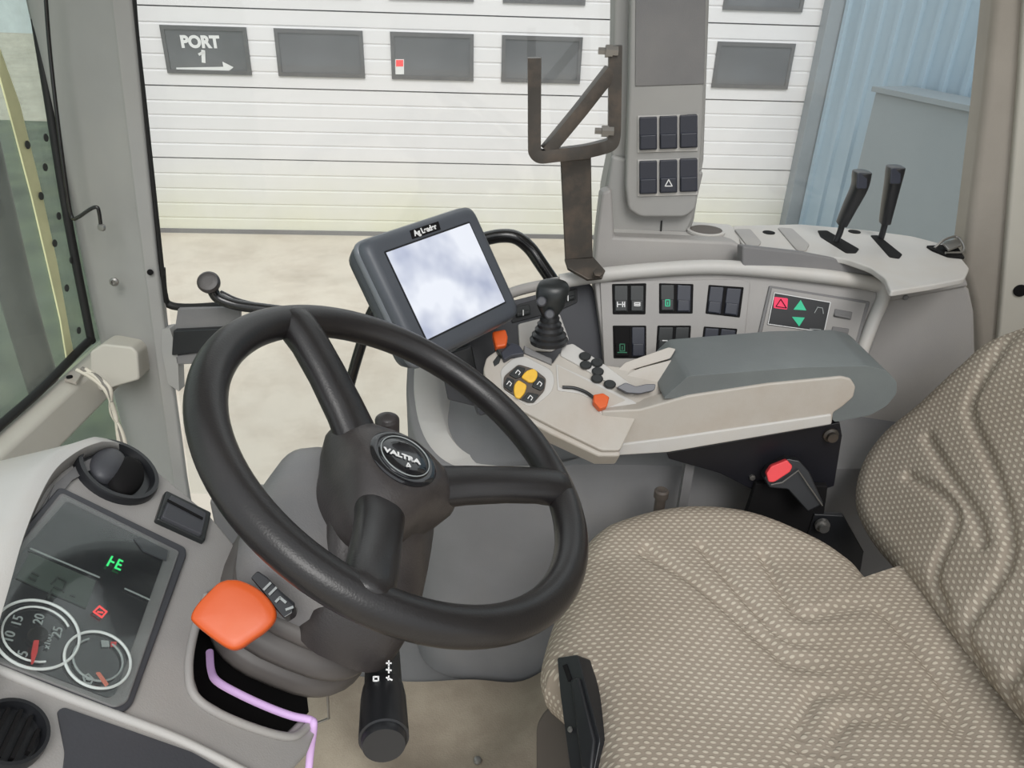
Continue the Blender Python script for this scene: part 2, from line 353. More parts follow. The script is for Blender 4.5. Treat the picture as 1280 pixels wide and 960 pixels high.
seal = prism('bottom_seal', [g0 + dd * xl + dn * .012, g0 + dd * xrr + dn * .012, g0 + dd * xrr - dn * .03, g0 + dd * xl - dn * .03], (0, 0, .045), 'greyd', door)
wins = [[(202, 35), (308, 35), (316, 99), (210, 99)], [(343, 38), (453, 40), (457, 100), (349, 100)], [(488, 42), (592, 43), (592, 101), (490, 101)], [(627, 45), (728, 46), (725, 103), (627, 103)], [(762, 47), (862, 48), (856, 104), (760, 104)], [(897, 49), (995, 50), (985, 105), (890, 104)]]
for k, w in enumerate(wins):
    for row in (0, 1):
        q = [DPL.at(x, y) for x, y in w]
        u0, u1 = (q[0] + q[3]).dot(dd) / 2 - g0.dot(dd), (q[1] + q[2]).dot(dd) / 2 - g0.dot(dd); z0, z1 = dz(102.5), dz(44)
        if row: z0 += pitch; z1 += pitch
        pt = lambda u, z, o=0: g0 + dd * u + V((0, 0, z - ZG)) + dn * o
        fr = bmesh.new(); t = .035
        for a in ([(u0, z0), (u1, z0), (u1, z0 + t), (u0, z0 + t)], [(u0, z1 - t), (u1, z1 - t), (u1, z1), (u0, z1)], [(u0, z0 + t), (u0 + t, z0 + t), (u0 + t, z1 - t), (u0, z1 - t)], [(u1 - t, z0 + t), (u1, z0 + t), (u1, z1 - t), (u1 - t, z1 - t)]):
            add_prism(fr, [pt(u, z, .02) for u, z in a], -dn * .03)
        f = obj('window_frame', fr, 'doorframe', door)
        prism('window_pane', [pt(u, z, .008) for u, z in ((u0 + t, z0 + t), (u1 - t, z0 + t), (u1 - t, z1 - t), (u0 + t, z1 - t))], -dn * .01, 'doorglass', f)
        if k == 0 and row == 0:
            text('port_lettering', 'PORT', DPL, (250, 53), (300, 53.5), .14, 'white', f, off=.012, bold=.007, ext=.001)
            bm = bmesh.new(); pline(bm, DPL, [(254, 64), (254.5, 77)], .035, .012); pline(bm, DPL, [(249, 68), (255, 64.5)], .022, .012); obj('port_number', bm, 'white', f)
            bm = bmesh.new(); pline(bm, DPL, [(223, 88), (284, 87)], .05, .012); add_prism(bm, [DPL.at(*q_, .012) for q_ in ((278, 77), (292, 84), (281, 93))], DPL.n * .001); obj('port_arrow', bm, 'white', f)
        if k == 2 and row == 0:
            slab('warning_sticker', DPL, [(494, 74), (505, 74), (505, 93), (494, 93)], .014, .002, 'white', f)
            slab('sticker_red_mark', DPL, [(495, 75), (504, 75), (504, 83), (495, 83)], .016, .002, 'redl', f)
# door dents
# blue wall coming forward from the door's right-hand end
bw0 = DPL.at(1003, 150); bw0 = V((bw0.x + .1, bw0.y, 0)); wd = V((.30, -.954, 0)).normalized(); wn = V((-wd.y * -1, 0, 0)); wn = V((wd.y, -wd.x, 0))
if wn.x > 0: wn = -wn
wall = bmesh.new(); Lw = 7.5; pts = []; t = 0
while t < Lw:
    for dt, dp in ((0, 0), (.17, 0), (.185, .03), (.235, .03), (.25, 0)): pts.append(bw0 + wd * (t + dt * .9) + wn * dp)
    t += .25 * .9
pts = [V((p.x, p.y, ZG)) for p in pts]; back = [pts[-1] - wn * .1, pts[0] - wn * .1]
prism('wall_right', pts + back, (0, 0, 4.2), 'blue'); tag(D.objects['wall_right'], kind='structure')
tp = V((bw0.x, bw0.y, ZG)) - dd * .12
tr = prism('trim_1', [tp - dn * .05, tp + dd * .3 - dn * .05, tp + dd * .3 + dn * .14, tp + dn * .14], (0, 0, 4.2), 'bluetrim', bevel=.01); tag(tr, kind='structure')
# grey box added against the blue wall for the greyer patch in the glass
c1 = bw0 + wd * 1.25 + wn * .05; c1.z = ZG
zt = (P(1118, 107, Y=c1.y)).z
loc = empty('grey_patch_box', 'tall grey box added by the blue wall for a greyer glass patch', 'box', c1)
prism('body', [c1, c1 + wd * 4, c1 + wd * 4 + wn * .35, c1 + wn * .35], (0, 0, zt - ZG - .04), 'patch_grey', loc, bevel=.01)
prism('lid', [c1 - wd * .02 - wn * .0, c1 + wd * 4.02, c1 + wd * 4.02 + wn * .38, c1 - wd * .02 + wn * .38], (0, 0, .04), 'patch_grey', loc)
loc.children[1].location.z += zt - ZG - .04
# hedge + exhaust ahead of the windscreen
def bush(c, r, m, seed):
    bm = bmesh.new(); bmesh.ops.create_icosphere(bm, subdivisions=5, radius=1)
    for v in bm.verts:
        q = v.co.copy(); d = 1 + .28 * noise.noise(q * 2 + V((seed, 0, 0))) + .16 * noise.noise(q * 7 + V((seed, 3, 0))) + .1 * noise.noise(q * 19)
        v.co = V((q.x * r[0], q.y * r[1], q.z * r[2])) * d + V(c)
    return obj('hedge_bush', bm, m, ang=180)
tag(bush((-7.5, 8.2, -.1), (1.0, 1.0, 1.1), 'leaf', 1), 'green leafy bush nearest the garage door, outside the windscreen', 'bush')
tag(bush((-7.2, 5.7, .1), (1.1, 1.1, 1.3), 'leaf2', 5), 'dark green bush between the other two beyond the windscreen', 'bush')
tag(bush((-7.0, 3.1, -.1), (1.1, 1.1, 1.1), 'leaf', 9), 'green bush low at left beyond the windscreen bottom corner', 'bush')
ex = empty('exhaust_pipe', 'dark upright exhaust pipe outside the dusty windscreen', 'exhaust pipe', (-1.6, 1.9, .1))
tube('pipe', [P(66, 520, X=-1.6), P(30, 400, X=-1.6), P(5, 300, X=-1.6), P(-30, 150, X=-1.6)], .05, 'hub', ex, n=20)
lathe('flange', [(.065, -.01), (.065, .01)], P(66, 520, X=-1.6), (0, 0, 1), 'hub', ex)

# ================================================================== CAB SHELL
XW = -.92   # windscreen plane
fl = box3('floor', (-.95, .05, -.04), (1.2, 1.5, -.002), 'greyd'); tag(fl, kind='structure')
ro = box3('ceiling', (-1.0, .75, 1.95), (1.3, 1.55, 2.0), 'greyl'); tag(ro, kind='structure')  # out-of-view cab roof, cut back to a strip so more sky lights the interior
# rubber floor mat, slightly wrinkled
bm = bmesh.new(); nx, ny = 90, 70; vv = []
for j in range(ny + 1):
    for i in range(nx + 1):
        x = -.55 + 1.3 * i / nx; y = .1 + .98 * j / ny
        r_ = abs(math.hypot(x + .12, (y - 1.12) * .8) - .24); z = .012 + .03 * math.exp(-(r_ / .05) ** 2) * (1 if y < 1.1 else .5) + .012 * noise.noise(V((x * 5, y * 5, 0))) + .06 * math.exp(-((x - .12) / .07) ** 2 - ((y - .99) / .12) ** 2) + .01 * math.sin(x * 22 + y * 9) * math.exp(-((x - .05) / .2) ** 2)
        vv.append(bm.verts.new((x, y, max(.002, z))))
for j in range(ny):
    for i in range(nx): a = j * (nx + 1) + i; bm.faces.new((vv[a], vv[a + 1], vv[a + nx + 2], vv[a + nx + 1]))
fm = obj('floor_mat', bm, 'mat', ang=180); tag(fm, 'dusty beige brown rubber floor mat under the steering wheel', 'floor mat')
bt = lathe('floor_bolt', [(.007, 0), (.008, .004), (.006, .008), (0, .01)], P(597, 952, Z=.03), (0, 0, 1), 'zinc'); tag(bt, 'small shiny bolt head on the dusty floor mat', 'bolt')
# front right pillar
def pring(z, xr_, yl):
    return [V((-.925, 1.60, z)), V((-.912, yl + .03, z)), V((-.875, yl, z)), V((xr_ - .012, 1.452, z)), V((xr_, 1.462, z)), V((xr_ - .02, 1.49, z)), V((xr_ - .075, 1.60, z))]
p0 = loft('trim_2', [pring(0, -.79, 1.475), pring(.6, -.733, 1.475), pring(1.95, -.61, 1.565)], 'pillar', bevel=.008); tag(p0, kind='structure')
# raised centre fold on pillar
PPL = Pl((-.8, 1.466, .8), (.12, -1, 0))
PP2 = Pl(P(190, 300, Y=1.455), (.12, -1, 0))
f1 = slab('trim_3', PP2, [(133, -40), (160, -40), (196, 330), (202, 380), (232, 600), (262, 780), (240, 780), (215, 600), (197, 470), (168, 250)], .012, .02, 'pillar', bevel=.005); tag(f1, kind='structure')
# side window
GY = 1.5
sw = prism('window_1', [(-.78, GY, .15), (.2, GY, .15), (.2, GY, 1.93), (-.64, GY, 1.93)], (0, .006, 0), 'glass'); tag(sw, kind='structure')
sw2 = prism('window_2', [(.3, GY, .7), (1.0, GY, .7), (1.0, GY, 1.93), (.3, GY, 1.93)], (0, .006, 0), 'glass'); tag(sw2, kind='structure')
sl = box3('trim_4', (-.72, 1.46, -.02), (.25, 1.54, .16), 'greyd', bevel=.01); tag(sl, kind='structure')
se = tube('trim_5', [P(164, -40, Y=1.46), P(170, 40, Y=1.46), P(180, 130, Y=1.46), P(194, 260, Y=1.46), P(203, 345, Y=1.46)], .0055, 'seal', n=8); tag(se, kind='structure')
se = tube('trim_6', [P(202, 335, Y=1.465), P(205, 368, Y=1.465), P(212, 381, Y=1.47), P(240, 384, Y=1.47), P(300, 380, Y=1.47)], .008, 'seal', n=8); tag(se, kind='structure')
# windscreen
ZB = .55
wsc = prism('window_3', [(XW, .25, ZB), (XW, 1.545, ZB), (XW, 1.60, 1.94), (XW, .25, 1.94)], (-.006, 0, 0), 'wglass'); tag(wsc, kind='structure')
WPL = Pl((XW, 1.2, .8), (1, 0, 0))
edge = empty('windscreen_edge_band', 'black-dotted edge band along the dusty windscreen, grass reflection painted in pale yellow green', 'edge band', WPL.at(60, 250, .004))
def wband(a, b, name, m):
    slab(name, WPL, a + b[::-1], .004, .003, m, edge)
wband([(0, 60), (25, 130), (50, 230), (72, 330), (88, 420), (92, 440)], [(0, 95), (15, 150), (40, 245), (60, 330), (76, 400), (84, 450)], 'reflection_band', 'yel')
for x, y in [(34, 181), (51, 245), (68, 304), (83, 360), (98, 413), (57, 172), (56, 209), (73, 270), (89, 325)]:
    lathe('dot', [(.0075, 0), (.0075, .0015)], WPL.at(x, y, .006), (1, 0, 0), 'dot', edge, n=12)
q = tube('trim_7', [WPL.at(38, -40, .01), WPL.at(44, 20, .01), WPL.at(60, 120, .01), WPL.at(84, 270, .01), WPL.at(112, 415, .01), WPL.at(113, 424, .01), WPL.at(100, 437, .01), WPL.at(50, 488, .01), WPL.at(0, 532, .01), WPL.at(-60, 585, .01)], .0085, 'seal', n=8, k=5); tag(q, kind='structure')
# window lower cross member
cm = empty('cross_member', 'light beige rail under the windscreen joining the pillar', 'rail', (XW, 1.2, ZB - .05))
prism('rail', [(XW + .0, .25, ZB + .0), (XW + .045, .25, ZB - .008), (XW + .055, .25, ZB - .085), (XW + .0, .25, ZB - .085)], (0, 1.26, 0), 'beigedk', cm, bevel=.01)
CPL = Pl(P(140, 450, Y=1.40), (.1, -1, .15))
slab('rail_bracket', CPL, [(112, 440), (128, 430), (165, 434), (172, 442), (174, 475), (150, 482), (125, 490), (112, 470)], .0, .07, 'beigedk', cm, r=.006, bevel=.008)
slab('joint_strip', Pl(P(95, 470, Z=ZB), (0, 0, 1)), [(88, 463), (104, 463), (95, 478), (80, 474)], .004, .006, 'arm', cm, bevel=.001)
lathe('screw', [(.006, 0), (.006, .003), (.004, .004)], P(87, 472, Z=ZB + .004), (0, 0, 1), 'matt', cm, n=14)
lw = prism('window_4', [(XW, .3, .1), (XW, 1.5, .1), (XW, 1.5, ZB - .1), (XW, .3, ZB - .1)], (-.006, 0, 0), 'wglass'); tag(lw, kind='structure')
# pillar screw
sc = lathe('pillar_screw', [(.009, 0), (.009, .003), (.005, .005), (.004, .001)], PP2.at(143, 352, .004), PP2.n, 'zinc', n=16); tag(sc, 'small recessed screw in the grey front pillar', 'screw')
sc = lathe('pillar_screw', [(.006, 0), (.006, .003), (.004, .004)], PP2.at(188, 340, .016), PP2.n, 'matt', n=14); tag(sc, 'tiny dark screw by the black window seal', 'screw')
# black wire hook
hk = tube('wire_hook', [P(56, -20, Y=1.44), P(62, 60, Y=1.44), P(72, 150, Y=1.43), P(84, 240, Y=1.42), P(90, 271, Y=1.42), P(97, 272, Y=1.41), P(112, 262, Y=1.40), P(121, 259, Y=1.40), P(124, 266, Y=1.40), P(126, 281, Y=1.40)], .0035, 'tubeb', n=10, k=5); tag(hk, 'long thin black wire hook hanging down the front pillar', 'hook')
lathe('hook_tip', [(0, -.006), (.006, -.004), (.008, 0), (.006, .005), (0, .006)], P(127, 284, Y=1.40), (0, -1, 0), 'zinc', hk, n=16)
# cable bundle
cb = empty('cable_bundle', 'loose bundle of cream and grey wires hanging under the cross rail', 'cables', P(130, 500, Y=1.3))
for i, (dx, m) in enumerate(((0, 'wire1'), (4, 'wire2'), (-4, 'wire1'), (7, 'wire1'), (2, 'wire2'))):
    tube('cable', [P(100 + dx, 464 - i, Y=1.3), P(118 + dx, 470 + i, Y=1.29), P(134 + dx * .6, 490 - i, Y=1.28), P(142 - dx * .4, 515, Y=1.28), P(149 + dx * .5, 540, Y=1.27), P(156 + dx, 580, Y=1.26)], .0038, m, cb, n=8)
# rear right pillar (beige) and quarter panel
RP = Pl(P(1240, 200, Y=1.33), (-.25, -1, 0))
p1 = slab('trim_8', RP, [(1250, -80), (1500, -80), (1500, 560), (1222, 560), (1219, 420), (1214, 375), (1202, 335), (1212, 260), (1228, 130)], 0, .09, 'beige', bevel=.015); tag(p1, kind='structure')
p2 = slab('trim_9', RP, [(1285, -80), (1500, -80), (1500, 560), (1236, 560), (1245, 450), (1262, 250), (1274, 100)], .014, .02, 'beigedk', bevel=.006); tag(p2, kind='structure')
hb = lathe('belt_anchor_hole', [(.011, 0), (.011, .003), (.007, .004)], RP.at(1275, 363, .014), RP.n, 'matt', n=20); tag(hb, 'black round hole in the beige rear pillar above the seat', 'hole cover')
bwl = box3('wall_back', (1.14, .0, -.0), (1.2, 1.5, 1.95), 'beige'); tag(bwl, kind='structure')

# ================================================================== SIDE CONSOLE
con = empty('side_console', 'grey right-hand side console with rocker switches and curved top', 'console', (.3, 1.3, 0))
plan = [(-.195, 1.44), (-.195, 1.25), (-.188, 1.19), (-.168, 1.145), (-.135, 1.115), (-.09, 1.10), (-.03, 1.095), (.3, 1.095), (.75, 1.12), (.82, 1.2), (.82, 1.44)]
def ztop(x, y): return min(.66, .525 + max(0, y - 1.10) * .9) if x < .02 else .525 + max(0, min(1, (x - .02) / .1)) * .03 + max(0, y - 1.12) * .3
cpts = smooth_path([(x, y, 0) for x, y in plan], 4); cc = V((.25, 1.3, 0))
def crp(sx, dz, f=lambda z: z): 
    out = []
    for p in cpts:
        d = (cc - p); d.z = 0; q = p + d.normalized() * sx; out.append(V((q.x, min(q.y, 1.44), f(ztop(p.x, p.y)) + dz)))
    return out
r0 = [V((p.x, p.y, 0)) for p in cpts]
loft('side_body', [r0, crp(0, -.012), crp(.004, -.002), crp(.012, 0), crp(.03, 0)], 'side', con, ang=50)
loft('pod_rim', [[q for q, p in zip(c_, cpts) if p.x < .05 and p.y < 1.3] for c_ in (crp(.012, -.004), crp(.016, .004), crp(.055, .006), crp(.062, -.002), crp(.08, -.03))], 'greyl', con, ang=50, closed=False, caps=False)
# recess in pod : dark cup
# rocker face plate
FP = Pl(P(900, 400, Y=1.2), (.0, -.93, .37))
slab('switch_panel', FP, [(742, 348), (820, 338), (900, 336), (1000, 343), (1104, 362), (1100, 380), (1062, 480), (940, 500), (760, 500), (752, 420)], 0, .05, 'grey', con, bevel=.004)
rim = [(700, 352), (742, 345), (820, 337), (900, 334), (1000, 342), (1070, 351), (1100, 357)]
tube('panel_rim', [FP.at(x, y, .006) for x, y in rim], .0125, 'greyl', con, n=16)
tube('panel_end_rib', [FP.at(1103, 350, .008), FP.at(1102, 357, .008), FP.at(1104, 372, .004), FP.at(1090, 405, .004), FP.at(1074, 450, .002), FP.at(1066, 490, .0)], .011, 'greyl', con, n=14)
slab('bezel_plate', FP, [(750, 352), (925, 349), (938, 353), (926, 470), (756, 470)], .004, .006, 'grey', con, r=.004, bevel=.0015)
def rocker(quad, pl, m, icon=None, im='white', off=.007, parent=con, tilt=0):
    o = slab('rocker_switch', pl, quad, off, .014, m, parent, r=.002, bevel=.002)
    (x0, y0), (x1, y1), (x2, y2), (x3, y3) = quad; cx = sum(a for a, b in quad) / 4; w = (x1 - x0)
    yb = (y2 + y3) / 2 - (y2 - y0) * .3
    # proud lower lip gives the rocker its tilt
    lo = [(x0 + 1 + (x3 - x0) * .55, y0 + (y3 - y0) * .55), (x1 - 1 + (x2 - x1) * .55, y1 + (y2 - y1) * .55), (x2 - 1, y2 - 1), (x3 + 1, y3 - 1)]
    slab('rocker_lip', pl, lo, off + .0035, .005, m, o, bevel=.0015)
    if icon:
        bm = bmesh.new()
        for poly in icon: pline(bm, pl, [(cx + a * w, yb + b * w) for a, b in poly], .0016, off + .004)
        obj('switch_symbol', bm, im, o)
    return o
def holder(q): slab('switch_housing', FP, q, .0055, .008, 'matt', con, r=.002, bevel=.001)
H_ = [[(-.28, -.15), (-.28, .2)], [(-.28, .02), (.0, .02)], [(.1, -.15), (.1, .2)], [(.25, -.15), (.25, .2)], [(.1, .02), (.25, .02)]]
SQ = [[(-.2, -.1), (.2, -.1), (.2, .12), (-.2, .12), (-.2, -.1)], [(-.2, .02), (.2, .02)]]
LP = [[(-.15, -.25), (.15, -.25), (.15, .2), (-.15, .2), (-.15, -.25)], [(0, -.1), (0, .1)]]
TR = [[(-.2, .15), (0, -.22), (.2, .15), (-.2, .15)]]
holder([(765, 355), (808, 354), (807, 393), (766, 393)])
rocker([(768, 357), (785, 357), (785, 390), (768, 390)], FP, 'rockn', H_); rocker([(788, 357), (805, 357), (805, 390), (788, 390)], FP, 'rockn', SQ)
holder([(824, 354), (867, 355), (866, 392), (824, 392)])
rocker([(826, 356), (843, 356), (843, 389), (826, 389)], FP, 'rockn', LP, 'tgreen'); rocker([(847, 356), (864, 357), (863, 390), (846, 390)], FP, 'rock')
holder([(886, 356), (930, 359), (925, 397), (882, 392)])
rocker([(888, 358), (905, 359), (901, 393), (884, 391)], FP, 'rock'); rocker([(909, 360), (927, 361), (922, 395), (905, 393)], FP, 'rock')
holder([(766, 407), (808, 407), (808, 448), (767, 448)])
rocker([(768, 409), (787, 409), (787, 446), (769, 446)], FP, 'matt', LP + [[(-.3, .3), (.3, .3)]], 'rgreen'); rocker([(790, 409), (806, 409), (806, 446), (790, 446)], FP, 'rock')
holder([(822, 407), (864, 407), (862, 440), (820, 440)])
rocker([(824, 409), (842, 409), (840, 438), (822, 438)], FP, 'rockn', [[(-.2, -.2), (.1, -.2), (.2, 0), (.1, .2), (-.1, .2)]]); rocker([(845, 409), (862, 409), (860, 438), (843, 438)], FP, 'rockn', SQ)
holder([(880, 408), (922, 411), (917, 440), (876, 440)])
rocker([(882, 410), (899, 411), (896, 438), (879, 438)], FP, 'rock'); rocker([(902, 411), (920, 413), (915, 440), (898, 438)], FP, 'rock')
# warning lamp panel
slab('lamp_panel_frame', FP, [(962, 357), (1088, 377), (1070, 440), (945, 430)], .004, .006, 'greyd', con, r=.003, bevel=.001)
slab('lamp_panel_plate', FP, [(965, 360), (1083, 379), (1066, 440), (949, 430)], .006, .004, 'grey', con, bevel=.001)
wl = slab('warning_display', FP, [(968, 366), (1038, 378), (1030, 415), (960, 405)], .008, .004, 'black', con, r=.002)
bm = bmesh.new(); pline(bm, FP, [(968, 366), (1038, 378), (1030, 415), (960, 405), (968, 366)], .0012, .008); obj('display_outline', bm, 'white', wl)
def tri(name, c, w, h, m, par, f=1, off=.009): slab(name, FP, [(c[0] - w, c[1] + h * f), (c[0] + w, c[1] + h * f + 1), (c[0] + 1, c[1] - h * f)], off, .002, m, par)
slab('hazard_key', FP, [(968, 371), (985, 373), (984, 387), (967, 385)], .009, .002, 'pinkr', wl, r=.002)
tri('up_arrow', (1000, 381), 8, 6, 'tgreen', wl); tri('down_arrow', (998, 402), 8, 6, 'tgreen', wl, -1)
bm = bmesh.new(); pline(bm, FP, [(1018, 391), (1022, 384), (1028, 385), (1029, 392)], .0012, .009); pline(bm, FP, [(1012, 411), (1026, 412)], .0012, .009); obj('faint_symbol', bm, 'pale', wl)
tk = [(970, 383), (976, 374), (983, 385), (970, 383)]
lines('hazard_triangle', FP, [tk], .0012, 'matt', wl, .0095)
rocker([(1044, 386), (1066, 390), (1064, 400), (1042, 396)], FP, 'greyd', off=.008)
rocker([(1041, 408), (1062, 411), (1060, 420), (1039, 417)], FP, 'greyd', off=.008)
# dark wedge panel left of the rockers
DP = Pl(P(690, 400, Y=1.2), (.30, -.85, .45))
slab('dark_panel', DP, [(585, 400), (640, 376), (735, 352), (741, 358), (768, 455), (740, 480), (600, 520), (575, 450)], .004, .02, 'dpanel', con, r=.004, bevel=.002)
tube('dark_panel_rim', [DP.at(x, y, .004) for x, y in [(600, 388), (640, 366), (690, 354), (742, 346)]], .009, 'grey', con, n=12)
slab('switch_strip', DP, [(640, 398), (642, 382), (722, 360), (722, 378), (700, 388), (640, 404)], .007, .006, 'black', con, r=.003, bevel=.001)
for qd in ([(644, 384), (662, 380), (664, 393), (646, 397)], [(700, 366), (718, 362), (720, 374), (702, 379)]):
    rocker(qd, DP, 'rockn', [[(0, -.25), (0, .1)]], off=.012)
slab('light_insert', DP, [(648, 405), (700, 392), (712, 425), (690, 440), (650, 438)], .009, .006, 'greyl', con, r=.004, bevel=.002)
slab('console_lower_side', Pl(P(620, 500, Y=1.13), (.15, -.95, .2)), [(545, 430), (600, 400), (640, 520), (560, 500)], 0, .02, 'dpanel', con, bevel=.003)
# mid shelf under the pillar console with cup holder
SH = Pl(P(830, 310, Y=1.27), (0, -1, .12))
slab('shelf_front', SH, [(752, 240), (765, 236), (768, 296), (914, 302), (926, 306), (926, 340), (742, 340), (745, 300)], 0, .05, 'grey', con, bevel=.006)
TZ = .896
TP = Pl((0, 0, TZ), (0, -.0, 1))
slab('shelf_top', TP, [(748, 300), (915, 300), (926, 308), (924, 288), (912, 280), (860, 276), (760, 280)], -.001, .05, 'greyl', con, bevel=.004)
ch = TP.at(882, 290, .0); lathe('cup_holder', [(.034, 0), (.034, .002), (.034, .004), (.029, .005), (.028, .0), (0, -.0)], ch, (0, 0, 1), 'greyl', con)
lathe('cup_holder_floor', [(.028, -.001), (.028, .0045), (0, .0035)], ch, (0, 0, 1), 'brown', con)
# right-hand top cover with lever slots
tc_ = slab('lever_cover', TP, [(915, 282), (930, 308), (1000, 315), (1056, 323), (1088, 334), (1106, 347), (1113, 364), (1165, 356), (1206, 348), (1212, 335), (1190, 308), (1140, 295), (1080, 287), (1000, 280)], 0, .010, 'greyl', con, r=.01, bevel=.007)
slab('cover_fascia', Pl(P(1000, 330, Y=1.235), (.05, -1, .2)), [(928, 307), (1000, 315), (1056, 324), (1086, 336), (1104, 350), (1098, 360), (1060, 353), (1000, 344), (928, 338)], .012, .03, 'greyd', con, bevel=.004)
for qd in ([(918, 286), (938, 286), (952, 302), (948, 307), (934, 307)], [(972, 284), (990, 285), (1012, 305), (1008, 313), (996, 312)]):
    slab('raised_pad', TP, qd, .0025, .004, 'grey', con, r=.006, bevel=.001)
for c in ((961, 291), (1068, 290)): lathe('round_hole', [(.011, 0), (.011, .0012)], TP.at(c[0], c[1], .0), (0, 0, 1), 'matt', con, n=20)
for qd in ([(1022, 288), (1034, 288), (1074, 311), (1070, 316), (1058, 316), (1026, 296)], [(1088, 294), (1098, 294), (1128, 318), (1124, 323), (1112, 321)]):
    slab('lever_slot', TP, qd, .0012, .002, 'matt', con, r=.004)
SP2 = Pl(P(1150, 400, Y=1.235), (-.1, -1, .08))
slab('rear_side_panel', SP2, [(1108, 372), (1150, 362), (1200, 352), (1212, 362), (1218, 390), (1222, 560), (1040, 560), (1075, 470)], 0, .04, 'grey', con, bevel=.006)
slab('rear_upper_band', SP2, [(1112, 366), (1160, 354), (1206, 344), (1211, 358), (1160, 368), (1110, 378)], .006, .02, 'grey', con, bevel=.004)
lathe('panel_screw', [(.005, 0), (.004, .002)], SP2.at(1132, 372, .008), SP2.n, 'greyd', con, n=12)
# hand levers
for nm, base, mid, top_, lbl in (('a', (1043, 302), (1050, 290), (1076, 222), 'black hand lever, left one of two on the rear console, leaning in its slot'), ('b', (1100, 298), (1104, 288), (1118, 216), 'black hand lever nearer the beige rear pillar, standing in its slot')):
    b0 = TP.at(base[0], base[1]); yb = b0.y
    l = empty('hand_lever', lbl, 'lever', b0, 'hand levers on the rear console' if 0 else None)
    tube('shaft', [P(base[0], base[1] + 4, Y=yb), P(mid[0], mid[1], Y=yb), P(mid[0] + 5, mid[1] - 20, Y=yb)], .0055, 'black', l, n=10)
    gp = [P(mid[0] + 2, mid[1] - 10, Y=yb), P(mid[0] + (top_[0] - mid[0]) * .45, mid[1] + (top_[1] - mid[1]) * .45, Y=yb - .005), P(top_[0] - 2, top_[1] + 12, Y=yb - .01), P(top_[0] + 1, top_[1] - 4, Y=yb - .01), P(top_[0] + 2, top_[1] - 9, Y=yb - .01)]
    tube('grip', gp, [.0105 + .0055 * min(1, i / 22) if i < 29 else [.0155, .0145, .012, .008][min(3, i - 29)] for i in range(33)], 'black', l, n=20, k=8, shape=lambda a: (math.copysign(abs(math.cos(a)) ** .6, math.cos(a)) * .8, math.copysign(abs(math.sin(a)) ** .6, math.sin(a)) * 1.15))
    slab('grip_insert', Pl(gp[3] + V((0, -.018, 0)), (.1, -1, .25)), [(top_[0] - 4, top_[1] - 6), (top_[0] + 9, top_[1] - 6), (top_[0] + 8, top_[1] + 14), (top_[0] - 5, top_[1] + 14)], 0, .004, 'rock', l, r=.004, bevel=.0015)
# small latch at the pillar
lt = empty('console_latch', 'small black and chrome latch on the console beside rear pillar', 'latch', TP.at(1185, 312))
slab('latch_base', TP, [(1158, 307), (1195, 305), (1206, 322), (1185, 320), (1165, 312)], .003, .003, 'matt', lt, r=.003)
tube('latch_wire', [TP.at(1168, 310, .006), TP.at(1180, 300, .018), TP.at(1195, 296, .02), TP.at(1204, 305, .014), TP.at(1203, 315, .006), TP.at(1182, 316, .006)], .0022, 'zinc', lt, n=8)
slab('latch_plate', TP, [(1178, 302), (1198, 298), (1202, 306), (1186, 312)], .014, .004, 'zinc', lt, bevel=.001)

# ================================================================== PILLAR CONSOLE (centre)
pcn = empty('pillar_console', 'tall grey centre pillar console with six rocker switches', 'pillar', P(830, 290, Y=1.36))
UP = Pl(P(830, 150, Y=1.36), (-.03, -1, .0))
slab('pillar_body', UP, [(769, -80), (890, -80), (880, 200), (868, 275), (862, 293), (768, 293), (752, 293), (754, 245), (765, 190)], 0, .1, 'pillar', pcn, bevel=.006)
slab('lower_skirt', UP, [(765, 195), (880, 215), (866, 275), (858, 292), (768, 290), (754, 285), (758, 240)], .012, .02, 'pillar', pcn, bevel=.006)
slab('front_cover', UP, [(790, -80), (888, -80), (879, 150), (874, 235), (870, 262), (856, 272), (800, 272), (785, 262), (782, 235), (786, 120)], .035, .045, 'pillar', pcn, r=.008, bevel=.008)
slab('display_recess', UP, [(795, -80), (884, -80), (880, 105), (794, 108)], .037, .004, 'greyd', pcn, bevel=.001)
tube('skirt_seam', [UP.at(827, 276, .014), UP.at(826, 293, .014)], .0015, 'seal', pcn, n=6)
for r_, (y0, y1) in enumerate(((147, 188), (202, 243))):
    slab('switch_frame', UP, [(797, y0 - 2), (873, y0 - 4), (872, y1 + 1), (797, y1 + 3)], .0375, .004, 'greyl', pcn, bevel=.001)
    for c in range(3):
        x0 = 799.5 + 25.3 * c; dy = -1.3 * c
        rocker([(x0, y0 + dy), (x0 + 22, y0 + dy - .8), (x0 + 22, y1 + dy - .8), (x0, y1 + dy)], UP, 'rock', TR if (r_ == 1 and c == 1) else None, off=.043, parent=pcn)

# ================================================================== DARK STEEL BRACKET
bk = empty('steel_bracket', 'dark steel bracket with open square hook bolted beside pillar console', 'bracket', P(725, 345, Y=1.2))
q8 = lambda w: sq(w, w)
sqr = lambda a: (1.15 * math.copysign(min(1, abs(math.cos(a)) * 1.35), math.cos(a)), 1.15 * math.copysign(min(1, abs(math.sin(a)) * 1.35), math.sin(a)))
BY = 1.17
tube('hook_bar', [P(668, 72, Y=BY), P(668, 130, Y=BY), P(668, 180, Y=BY), P(669, 190, Y=BY), P(676, 195, Y=BY), P(690, 194, Y=BY), P(730, 189, Y=BY + .01), P(752, 184, Y=BY + .02), P(763, 180, Y=BY + .02), P(767, 172, Y=BY + .02), P(768, 150, Y=BY + .02), P(769, 57, Y=BY + .02)], .0085, 'steel', bk, n=16, k=4, shape=sqr)
tube('diagonal_brace', [P(683, 189, Y=BY), P(725, 138, Y=BY + .01), P(764, 88, Y=BY + .02)], .0085, 'steel', bk, n=16, smooth=False, shape=sqr)
